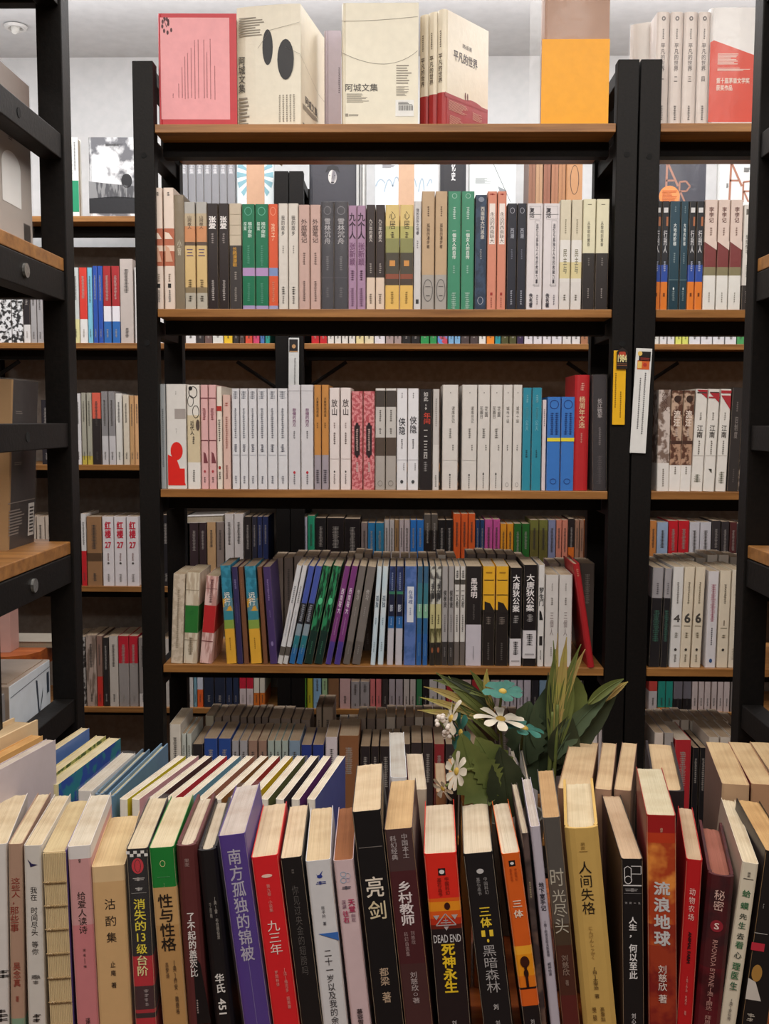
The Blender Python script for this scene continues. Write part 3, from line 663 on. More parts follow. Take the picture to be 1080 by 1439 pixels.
def triangle_cover(u0, u1, label, bg, dark):
    o, t, wd, H, A, Z = slab_book('book', label, 'book', GR, u0, u1, 198, ZR, YR + .02, .02, [(0, bg)], 0, side=bg, wrap=dark)
    D = Decal(face_map(t, wd, 'right')); x = u0 + 16 if dark else u0 + 17
    D.line([(A(x), Z(282)), (A(x + 1), Z(228)), (A(x + 17), Z(262))], .006).line([(A(x), Z(254)), (A(x + 12), Z(254))], .005)
    if dark or u1 - x > 34: D.line([(A(x + 19), Z(284)), (A(x + 19), Z(256)), (A(x + 28), Z(255)), (A(x + 34), Z(262)), (A(x + 29), Z(269)), (A(x + 20), Z(269)), (A(x + 27), Z(284))], .005)
    D.build('letter_print', copper, o)
    if dark: D = Decal(face_map(t + .001, wd, 'right')); D.disc(A(942), Z(276), .029, .029, 28).build('orange_sticker', 'e0883c', o)
    if dark: D = Decal(face_map(t + .002, wd, 'right')); D.marks(A(932), A(953), Z(284), Z(268), True).build('sticker_print', 'b8521c', o)
    else: D = Decal(face_map(t + .001, wd, 'right')); D.marks(A(u0 + 12), A(u0 + 16), Z(264), Z(258), True).marks(A(u0 + 36), A(u0 + 46), Z(242), Z(236), True).build('small_print', '5a5a5a', o)
triangle_cover(921, 993, 'dark slate cover with copper AR letters and orange sticker', '3c3c46', True)
triangle_cover(1010, 1082, 'white cover with copper AR letters beside the slate one', 'dcdedc', False)
# ------------------------------------------------------------------ rows of spines
W2 = 'central second shelf'
shelf_row('''
216 229 264|cream book with brick-red dome print|ead9cc 321:b9674a 345:ead0bc 353:b9674a 374:ead9cc|= 270 276 444444 w.3;< 326 336 f0dccb w.8;< 345 368 d9a68a w.7;= 385 398 998877 w.3;# 399 405 222222 w.3;= 408 425 888888 w.3
230 245 264|cream book with brick-red dome print|ead9cc 321:b9674a 345:ead0bc 353:b9674a 374:ead9cc|= 270 276 444444 w.3;< 326 336 f0dccb w.8;< 345 368 d9a68a w.7;= 385 398 998877 w.3;# 399 405 222222 w.3;= 408 425 888888 w.3
245 259 274|plain olive-grey book|83745c|小窗 337 359 c9bfa8 w.4|wrap
259 274.5 284|landscape book with grey sky and yellow field|b4b2ae 300:bfae92 318:cf8f62 340:5e4a3c 345:d9bb82 404:8c7a5c 412:bcb6a8|山河故人 303 322 5a4636 w.5;三 350 360 5c4a6c;= 393 404 7a6444 w.4;= 416 426 5c564c w.4
275.5 291 284|landscape book with grey sky and yellow field|b4b2ae 300:bfae92 318:cf8f62 340:5e4a3c 345:d9bb82 404:8c7a5c 412:bcb6a8|山河故人 303 322 5a4636 w.5;三 350 360 5c4a6c;= 393 404 7a6444 w.4;= 416 426 5c564c w.4
291 306.5 286|black-brown book with white calligraphy|271c1c|张爱 304 322 f0eceb w.7 b.03;= 328 342 a89f9c w.3;= 394 422 cfc8c4 w.3
307 321.5 286|black-brown book with white calligraphy|271c1c|张爱 304 322 f0eceb w.7 b.03;= 328 342 a89f9c w.3;= 394 422 cfc8c4 w.3
322 339.5 286|half beige, half charcoal book|c9bba6 345:3d3838|- 301 301.6 9a8c76 w.95;- 316 316.6 9a8c76 w.95;- 330 330.6 9a8c76 w.95;长路漫漫歌 347 375 d8a23a w.36 o-.05;= 382 395 b0a8a0 w.25;= 404 424 b0a8a0 w.25
340 358 287|green book with a lilac band|0f7350 376.5:b795c6 388:0f7350 430:a99bc8|O 291 303 5fae94 w.6;福尔摩斯 312 334 cfe6dc w.34 o.12;探案 312 324 cfe6dc w.25 o-.25;= 345 373 66b296 w.25;= 398 426 66b296 w.25
358.5 377 287|green book with a lilac band|0f7350 376.5:b795c6 388:0f7350 430:a99bc8|O 291 303 5fae94 w.6;福尔摩斯 312 334 cfe6dc w.34 o.12;探案 312 324 cfe6dc w.25 o-.25;= 345 373 66b296 w.25;= 398 426 66b296 w.25
377 390.5 287|orange-red book with a blue band|dc5a34 376.5:7f94c4 388:dc5a34 430:9fa2c8|O 291 303 eea080 w.6;孩子 312 340 f2c2a2 w.4;= 396 426 eea080 w.3
391 404.5 286|off-white book with grey vertical title|dad4cc|我的故乡 303 331 5e5955 w.38;= 345 358 999490 w.2;= 403 414 44403c w.4;= 416 428 8a8580 w.3
405 419.5 286|off-white book with grey vertical title|dad4cc|我的故乡 303 331 5e5955 w.38;= 345 358 999490 w.2;= 403 414 44403c w.4;= 416 428 8a8580 w.3
419.5 435 288|dusty pink book|c9a9a0|外庭笔记 308 341 5a4440 w.55;= 355 372 7d6560 w.3;= 395 424 7d6560 w.3
435.5 450.5 288|dusty pink book|c9a9a0|外庭笔记 308 341 5a4440 w.55;= 355 372 7d6560 w.3;= 395 424 7d6560 w.3
451 469 284|wrapped charcoal book|3a3840|O 290 302 77757c w.6;雪林沉舟 307 343 b5b2b6 w.5;= 360 380 8a888c w.25;- 390 390.6 66646a w.9;= 404 420 77757a w.3|wrap
469 489 284|wrapped charcoal book|3a3840|O 290 302 77757c w.6;雪林沉舟 307 343 b5b2b6 w.5;= 360 380 8a888c w.25;- 390 390.6 66646a w.9;= 404 420 77757a w.3|wrap
489 501 289|mauve book with dark upper title|a886a4|九个人 299 336 3c2338 w.8 b.03;张新颖 341 373 73476c w.7;= 380 396 5e3a58 w.5;= 405 432 8a6484 w.5
501 514 289|mauve book with dark upper title|a886a4|九个人 299 336 3c2338 w.8 b.03;张新颖 341 373 73476c w.7;= 380 396 5e3a58 w.5;= 405 432 8a6484 w.5
514.5 527 288|dark brown book with a beige foot|322626 390:e0cbb8|九三年的夏天 308 340 d0c8c2 w.4;= 370 384 b0a8a2 w.3;= 413 428 8a7868 w.4
527.5 540.5 288|dark brown book with a beige foot|322626 390:e0cbb8|九三年的夏天 308 340 d0c8c2 w.4;= 370 384 b0a8a2 w.3;= 413 428 8a7868 w.4
541 561 288|yellow book with a dark town print|dcc380 318:b5b06a 335:8a8a56 355:4a4438 385:8a4a34 392:4a3c30 401:e4ba62|心居 297 322 3c3220 w.45 b.0;= 326 334 4c4430 w.3;# 366 374 d0924c w.4;= 410 428 a8843c w.25
561.5 580.5 288|yellow book with a dark town print|dcc380 318:b5b06a 335:8a8a56 355:4a4438 385:8a4a34 392:4a3c30 401:e4ba62|心居 297 322 3c3220 w.45 b.0;= 326 334 4c4430 w.3;# 366 374 d0924c w.4;= 410 428 a8843c w.25
581 591.5 283|slim silver-white book|d2d0d0|我的应许之地春 293 330 55535a w.4;= 338 350 88868a w.3;# 421 427 333333 w.4
592 610.5 269|tall tan book with a sketched face|bfa382 386:a7a19b|= 290 304 6d5540 w.2;孤独的漫步者 314 349 5c4632 w.25;O 392 424 6c6866 w.8;- 402 403 5c5856 w.4;- 415 416 5c5856 w.3
611 628 269|tall tan book with a sketched face|bfa382 386:a7a19b|= 290 304 6d5540 w.2;孤独的漫步者 314 349 5c4632 w.25;O 392 424 6c6866 w.8;- 402 403 5c5856 w.4;- 415 416 5c5856 w.3
628.5 647 269|tall jade green book|3c8a6a|O 272 279 a8d0c0 w.4;= 291 308 d8ece4 w.25;一個女人的自传 324 364 eef4f0 w.3;= 373 384 a8d0c0 w.2;= 411 434 b8dccc w.4
647.5 666 269|tall jade green book|3c8a6a|O 272 279 a8d0c0 w.4;= 291 308 d8ece4 w.25;一個女人的自传 324 364 eef4f0 w.3;= 373 384 a8d0c0 w.2;= 411 434 b8dccc w.4
667 683.5 274|speckled navy book|~26344a/33455e/60|@ 277 284 7d8696 w.5;西南联大行思录 291 336 d0ccc4 w.36 o.12;= 350 365 a0a0a0 w.2;O 417 428 b0b0b8 w.5
684 697.5 269|tall salmon book with white title box|d58a72|# 286 343 efe4de w.62;= 272 276 b03c34 w.7;永远的西南联大 298 341 4a3430 w.5 b.0;# 411 415 a03028 w.25;= 418 432 a85c4c w.2
698 711 269|tall salmon book with white title box|d58a72|# 286 343 efe4de w.62;= 272 276 b03c34 w.7;永远的西南联大 298 341 4a3430 w.5 b.0;# 411 415 a03028 w.25;= 418 432 a85c4c w.2
712 725.5 286|dark navy book|20222f|O 292 300 b0b0bc w.5;西潮 321 335 a8acb8 w.4;= 350 364 7c8090 w.2;= 408 428 b8bcc8 w.25
726 739 286|dark navy book|20222f|O 292 300 b0b0bc w.5;西潮 321 335 a8acb8 w.4;= 350 364 7c8090 w.2;= 408 428 b8bcc8 w.25
739.5 762 286|white book with a thin ruled title box|ded8da|复活 292 306 33303a w.3 o-.2 b.02;追忆与孤独之人性的救赎力量 314 398 44404a w.16 o.15;- 301 301.6 777777 w.8;- 400 400.6 777777 w.4 o.1;[ 310 402 8c888c w.32 o.15;[ 290 308 8c888c w.7 o.0;佚名著 412 432 33303a w.24 o-.2 b.02;= 414 428 77747c w.12 o.2
762.5 786 286|white book with a thin ruled title box|ded8da|复活 292 306 33303a w.3 o-.2 b.02;追忆与孤独之人性的救赎力量 314 398 44404a w.16 o.15;- 301 301.6 777777 w.8;- 400 400.6 777777 w.4 o.1;[ 310 402 8c888c w.32 o.15;[ 290 308 8c888c w.7 o.0;佚名著 412 432 33303a w.24 o-.2 b.02;= 414 428 77747c w.12 o.2
786 801.5 281|cream book with pale yellow middle|d6cdb6 337:e4e1dc 368:dccf9e 391:e2dfda 396:dedad6|= 308 330 a09880 w.2;民主与 350 384 8a8670 w.35;= 414 422 7c786c w.3
802 817.5 281|cream book with pale yellow middle|d6cdb6 337:e4e1dc 368:dccf9e 391:e2dfda 396:dedad6|= 308 330 a09880 w.2;民主与 350 384 8a8670 w.35;= 414 422 7c786c w.3
818 836 280|half pale-yellow, half black book|e0dbbd 355.5:2b2524|- 287 288 7c7860 w.3;从黎明到黄昏 311 346 4c483c w.22 o-.05 b.0;= 362 374 8a8480 w.2;= 405 420 a8a09c w.15
836.5 855 280|half pale-yellow, half black book|e0dbbd 355.5:2b2524|- 287 288 7c7860 w.3;从黎明到黄昏 311 346 4c483c w.22 o-.05 b.0;= 362 374 8a8480 w.2;= 405 420 a8a09c w.15
''', YM + .012, LM[1], 435, W2, 'books on the second shelf of the central rack', .135)
shelf_row('''
917.5 928.5 283|black-blue-orange book|1e2026 373:2b4fa8 397:e8812e|# 292 299 d8d8d8 w.6;# 305 318 b06a44 w.25 o.2;行刑人 324 356 d0d0d4 w.5 b.02;= 368 383 c0c8e0 w.4;# 413 418 7a3a10 w.25
928.5 939 283|black-blue-orange book|1e2026 373:2b4fa8 397:e8812e|# 292 299 d8d8d8 w.6;# 305 318 b06a44 w.25 o.2;行刑人 324 356 d0d0d4 w.5 b.02;= 368 383 c0c8e0 w.4;# 413 418 7a3a10 w.25
939.5 954.5 283|deep teal book|1f4252 394:1c3c4a|= 290 300 88a0a8 w.2;大地的阶梯 314 346 d8e0e0 w.3 b.02;= 356 372 9cb0b4 w.2;- 394 394.7 7a98a0 w.95;@ 405 409 d8e0e0 w.15;= 410 425 90a4a8 w.3
955 966 283|deep teal book|1f4252 394:1c3c4a|= 290 300 88a0a8 w.2;大地的阶梯 314 346 d8e0e0 w.3 b.02;= 356 372 9cb0b4 w.2;- 394 394.7 7a98a0 w.95;@ 405 409 d8e0e0 w.15;= 410 425 90a4a8 w.3
966.5 976.5 283|black-blue-orange book|1e2026 373:2b4fa8 397:e8812e|# 292 299 d8d8d8 w.6;# 305 318 b06a44 w.25 o.2;行刑人 324 356 d0d0d4 w.5 b.02;= 368 383 c0c8e0 w.4;# 413 418 7a3a10 w.25
977 988 283|black-blue-orange book|1e2026 373:2b4fa8 397:e8812e|# 292 299 d8d8d8 w.6;# 305 318 b06a44 w.25 o.2;行刑人 324 356 d0d0d4 w.5 b.02;= 368 383 c0c8e0 w.4;# 413 418 7a3a10 w.25
988.5 1006.5 281|shell pink book with maroon slanting patch|e0ccc2 340:7e3a3a 376:8a8262 388:ecebe6|李李记 291 313 6a4038 w.4;= 320 332 8a6a60 w.2;^ 340 352 e0ccc2 w1;= 412 426 aaa49c w.15
1007 1024 281|shell pink book with maroon slanting patch|e0ccc2 340:7e3a3a 376:8a8262 388:ecebe6|李李记 291 313 6a4038 w.4;= 320 332 8a6a60 w.2;^ 340 352 e0ccc2 w1;= 412 426 aaa49c w.15
1024.5 1042 281|shell pink book with maroon slanting patch|e0ccc2 340:7e3a3a 376:8a8262 388:ecebe6|李李记 291 313 6a4038 w.4;= 320 332 8a6a60 w.2;^ 340 352 e0ccc2 w1;= 412 426 aaa49c w.15
1043 1055 288|white book with a black foot|dedad4 402:35302e|# 294 302 6a6660 w.5;玻璃情书 330 358 77736c w.45;= 373 392 8a867e w.25;= 410 428 b0aca8 w.25
1056 1074 284|hidden tan book beside the right rack post|c0b4a4|= 300 340 66605a w.3
''', YM + .012, LM[1], 437, 'right-hand second shelf', 'books on the second shelf of the right-hand rack', .135)
shelf_row('''
225 233 540|grey-blue slim book|9ea3a6|= 575 660 70767a w.4
233.7 262 540|white book with a red human silhouette|e3e0dc|Nuer 603 610 3c3836 w.75 b.0;# 575 589 a8a09c w.55 o.2;@ 622 648 e0241c w.62;< 640 684 e0241c w.9;# 660 684 e0241c w.8;= 550 556 888480 w.05
262.7 281 541|cream book with black ring pattern above|e9e4dc 584:d9c9a8 651:e9e5e0|O 543 560 1f1b1a w.7;O 556 572 1f1b1a w.5 o-.2;O 570 588 1f1b1a w.55 o.2;@ 543 549 1f1b1a w.3 o-.2;@ 590 606 5a4a44 w.3 o.35;近代人 592 612 3c3632 w.32 o-.1;= 614 626 5c5650 w.2;= 662 680 55504c w.2
282 292.5 541|rose pink book with maroon branches|e3b4b4|- 559 560.5 7a3c44 w1;- 619 620.5 6e343c w1;< 636 652 7a3c44 w.6 o.15;= 574 592 9c4c54 w.5;@ 662 666 b04048 w.3;= 672 680 66484a w.3
293 304 541|rose pink book with maroon branches|e3b4b4|- 559 560.5 7a3c44 w1;- 619 620.5 6e343c w1;< 636 652 7a3c44 w.6 o.15;= 574 592 9c4c54 w.5;@ 662 666 b04048 w.3;= 672 680 66484a w.3
304.5 312 543|narrow cream book with a red square|ece3d6|# 571 578 b8342c w1;= 590 622 5c5048 w.5;@ 656 661 a03028 w.5;= 664 676 66584c w.5
313 324 555|shorter blush book|e0bdb2|= 566 572 b0443c w.5;= 586 632 b07468 w.4;= 655 675 a87870 w.4
325.5 336.5 546|slim white book with blue-grey lettering|dfdfe4|= 550 562 9498a4 w.7;= 574 618 7b7e8a w.35;= 625 636 55586a w.4;- 640 640.6 a8aab4 w.8;= 670 682 8a8c98 w.3
337 348.5 546|slim white book with blue-grey lettering|dfdfe4|= 550 562 9498a4 w.7;= 574 618 7b7e8a w.35;= 625 636 55586a w.4;- 640 640.6 a8aab4 w.8;= 670 682 8a8c98 w.3
349 361 546|slim white book with blue-grey lettering|dfdfe4|= 550 562 9498a4 w.7;= 574 618 7b7e8a w.35;= 625 636 55586a w.4;- 640 640.6 a8aab4 w.8;= 670 682 8a8c98 w.3
361.5 375 546|slim white book with blue-grey lettering|dfdfe4|= 550 562 9498a4 w.7;= 574 618 7b7e8a w.35;= 625 636 55586a w.4;- 640 640.6 a8aab4 w.8;= 670 682 8a8c98 w.3
375.5 389.5 546|slim white book with blue-grey lettering|dfdfe4|= 550 562 9498a4 w.7;= 574 618 7b7e8a w.35;= 625 636 55586a w.4;- 640 640.6 a8aab4 w.8;= 670 682 8a8c98 w.3
390 404 546|slim white book with blue-grey lettering|dfdfe4|= 550 562 9498a4 w.7;= 574 618 7b7e8a w.35;= 625 636 55586a w.4;- 640 640.6 a8aab4 w.8;= 670 682 8a8c98 w.3
404.7 422 541|tall silver-white book with purple title|d9d7dc|- 549 549.6 b0aeb4 w1;悲憫的西方 574 600 8a5c80 w.3;= 606 618 88848c w.2;@ 663 667 c03040 w.2;= 668 682 88848c w.2
422.5 440.5 541|tall silver-white book with purple title|d9d7dc|- 549 549.6 b0aeb4 w1;悲憫的西方 574 600 8a5c80 w.3;= 606 618 88848c w.2;@ 663 667 c03040 w.2;= 668 682 88848c w.2
441 451 541|ochre book with a mauve-grey foot|c98c4a 640:a59ca6|大象席地而坐 558 586 5c3c1c w.35;= 594 604 6c4c28 w.3;= 661 680 4c4650 w.6
451.5 462 541|ochre book with a mauve-grey foot|c98c4a 640:a59ca6|大象席地而坐 558 586 5c3c1c w.35;= 594 604 6c4c28 w.3;= 661 680 4c4650 w.6
462.5 477 545|blush white book with a large black title|eadfdd|放山 561 584 3a2c2c w.6 b.01;= 594 602 b09a98 w.2;= 608 626 6a5654 w.25;- 645 645.6 cfc0be w1;@ 662 665 444444 w.15;= 667 681 8a7c7a w.2
478 493 545|blush white book with a large black title|eadfdd|放山 561 584 3a2c2c w.6 b.01;= 594 602 b09a98 w.2;= 608 626 6a5654 w.25;- 645 645.6 cfc0be w1;@ 662 665 444444 w.15;= 667 681 8a7c7a w.2
493.5 509.5 550|rose patterned book with a black title plate|~dc8f92/b9545c/160|# 598 640 2c1c20 w.5;@ 594 604 2c1c20 w.3;@ 634 644 2c1c20 w.3;= 603 634 e8c8c0 w.22;= 650 664 f0d8d4 w.25
510 526.5 550|rose patterned book with a black title plate|~dc8f92/b9545c/160|# 598 640 2c1c20 w.5;@ 594 604 2c1c20 w.3;@ 634 644 2c1c20 w.3;= 603 634 e8c8c0 w.22;= 650 664 f0d8d4 w.25
527 541 546|grey book with dark brown blocks|e0ddd9 549:463f3a 572:c9c5c1 615:55483f 641:b0a9a3|= 576 592 5a5450 w.25;= 602 612 5a5450 w.25;O 676 684 77726c w.5
541.5 556.5 546|grey book with dark brown blocks|e0ddd9 549:463f3a 572:c9c5c1 615:55483f 641:b0a9a3|= 576 592 5a5450 w.25;= 602 612 5a5450 w.25;O 676 684 77726c w.5
557 572 546|pure white book with a handwritten title|e9e8ec|侠隐 587 611 33323a w.65;= 552 560 77767c w.15;= 617 630 6a6870 w.2;- 646 646.6 c4c3c8 w1;= 651 662 8a888e w.15 o.2;@ 675 680 444448 w.3
572.5 588 546|pure white book with a handwritten title|e9e8ec|侠隐 585 609 33323a w.65;= 552 560 77767c w.15;= 617 630 6a6870 w.2;- 646 646.6 c4c3c8 w1;= 651 662 8a888e w.15 o.2;@ 675 680 444448 w.3
588.5 607 547|black book with white and red script|231d1f|如此 551 564 d8d4d4 w.35;19 568 576 e8e4e4 w.5;年间 580 596 cc4434 w.55 o.1;一二三四 604 645 d0ccca w.3;= 649 662 a09c9c w.3
607.5 617 547|narrow grey-white book|cbc6c3 625:d9d5d1|= 560 600 9a9490 w.3;= 668 684 6c6864 w.3
621 643.5 541|thick warm-white book with grey title|dcd7d2|@ 551 553 8a8682 w.06;读库日记 571 594 55514e w.2 o.18 b.0;= 602 616 888480 w.2;= 625 633 66625e w.12 o.18;- 646.5 647 bdb8b3 w1;@ 666 669 444444 w.1;= 670 686 77736f w.12
648.5 670 541|thick warm-white book with grey title|dcd7d2|@ 551 553 8a8682 w.06;读库日记 571 594 55514e w.2 o.18 b.0;= 602 616 888480 w.2;= 625 633 66625e w.12 o.18;- 646.5 647 bdb8b3 w1;@ 666 669 444444 w.1;= 670 686 77736f w.12
670.5 688 541|warm-white book with two title columns|dcd7d2|@ 551 553 8a8682 w.08;花園 571 586 55514e w.26 o.2 b.0;花園日 571 588 55514e w.26 o-.2 b.0;= 602 616 888480 w.3;= 625 633 66625e w.15 o.2;@ 664 668 444444 w.12;= 669 686 77736f w.12
688.5 705.5 541|warm-white book with two title columns|dcd7d2|@ 551 553 8a8682 w.08;花園 571 586 55514e w.26 o.2 b.0;花園日 571 588 55514e w.26 o-.2 b.0;= 602 616 888480 w.3;= 625 633 66625e w.15 o.2;@ 664 668 444444 w.12;= 669 686 77736f w.12
706 719.5 541|slim warm-white book with one title column|dcd7d2|@ 551 553 8a8682 w.1;城市十谈 571 594 55514e w.32 b.0;= 625 633 66625e w.2;O 678 684 66625e w.35
720 733 541|slim warm-white book with one title column|dcd7d2|@ 551 553 8a8682 w.1;城市十谈 571 594 55514e w.32 b.0;= 625 633 66625e w.2;O 678 684 66625e w.35
733.5 746 545|teal blue book|2c8ca4|= 555 566 8cc8d4 w.3;公天 590 605 7cbccc w.35;= 572 588 5ca8ba w.4;= 632 644 2c6070 w.3
746.5 760.5 545|teal blue book|2c8ca4|= 555 566 8cc8d4 w.3;公天 590 605 7cbccc w.35;= 572 588 5ca8ba w.4;= 632 644 2c6070 w.3
761 767 562|very thin pale pink book|ddd0d4|= 575 600 8a7c84 w.4
768 787 558|cobalt blue book with a yellow chevron|3a78c8|O 562 575 1c3c80 w.7;= 580 612 1c3c80 w.3 o-.15;= 580 612 1c3c80 w.3 o.2;- 615 620 e8d83c w1;O 672 680 1c3c80 w.5
787.5 806.5 558|cobalt blue book with a yellow chevron|3a78c8|O 562 575 1c3c80 w.7;= 580 612 1c3c80 w.3 o-.15;= 580 612 1c3c80 w.3 o.2;- 615 620 e8d83c w1;O 672 680 1c3c80 w.5
808 829 527 805.5 824.5|tall crimson hardcover|b8252a|= 538 548 e8b0a0 w.3;杨周年文选 557 601 e0c8a0 w.42 b.01;= 608 622 d8a090 w.15|hard
832 853 527 832 852|wrapped tall black book|2b2529|长江铁军 560 587 b8b0b0 w.35;= 600 625 807878 w.2;= 640 680 5c5456 w.3|wrap
''', YM + .012, LM[2], 689, 'central third shelf', 'books on the third shelf of the central rack', .135)
shelf_row('''
925 943 548 922.5 939|brown photo print book with white foot|~cfc2bb/7a6459/50 652:e4e0dc|流浪汉 552 578 5a4038 w.5;= 660 685 8a8078 w.2
943.5 960.5 549 940 954.5|sepia patterned book with a paper band|~c4a892/5c3a2c/55 620:4a3028 625:~b49078/5c3a2c/70 655:ece8e4|@ 556 566 3c2820 w.6;流汪 577 600 e8d8cc w.6 b.03;= 603 614 d8c4b8 w.3;= 657 670 8a8078 w.2
961 977 549 955 969|sepia patterned book with a paper band|~c4a892/5c3a2c/55 620:4a3028 625:~b49078/5c3a2c/70 655:ece8e4|@ 556 566 3c2820 w.6;流汪 577 600 e8d8cc w.6 b.03;= 603 614 d8c4b8 w.3;= 657 670 8a8078 w.2
977.5 995 547 969.5 986.5|white book with crimson ribbon swirls|e8e4de|江南 598 616 4a4440 w.5 b.02;= 580 592 8a827c w.2;= 620 640 6c6660 w.2;- 641 641.5 bcb6ae w1;^ 548 560 b03038 w.9;# 551 553 55403c w.8;= 668 680 8c8c7c w.6
995.5 1012 547 987 1003.5|white book with crimson ribbon swirls|e8e4de|江南 598 616 4a4440 w.5 b.02;= 580 592 8a827c w.2;= 620 640 6c6660 w.2;- 641 641.5 bcb6ae w1;^ 552 566 b03038 w.9;# 558 560 b03038 w1;# 551 552.5 55403c w.8;^ 660 666 3c3c34 w.3
1012.5 1028 547 1004 1020|white book with crimson ribbon swirls|e8e4de|江南 598 616 4a4440 w.5 b.02;= 580 592 8a827c w.2;= 620 640 6c6660 w.2;- 641 641.5 bcb6ae w1;^ 556 576 b03038 w.95;# 549 553 b03038 w1;= 664 680 8c8c7c w.6
1029 1045 545 1021 1036|smoky black book with grey title|35302f|= 565 580 8c8480 w.2;旧制度 585 618 8c8480 w.3;= 660 680 6c6460 w.15
1045.5 1058 546 1036.5 1048|black and grey mottled book|~3a3434/8c7c74/60|= 600 660 b0a49c w.3
''', YM + .012, LM[2], 692, 'right-hand third shelf', 'books on the third shelf of the right-hand rack', .135)
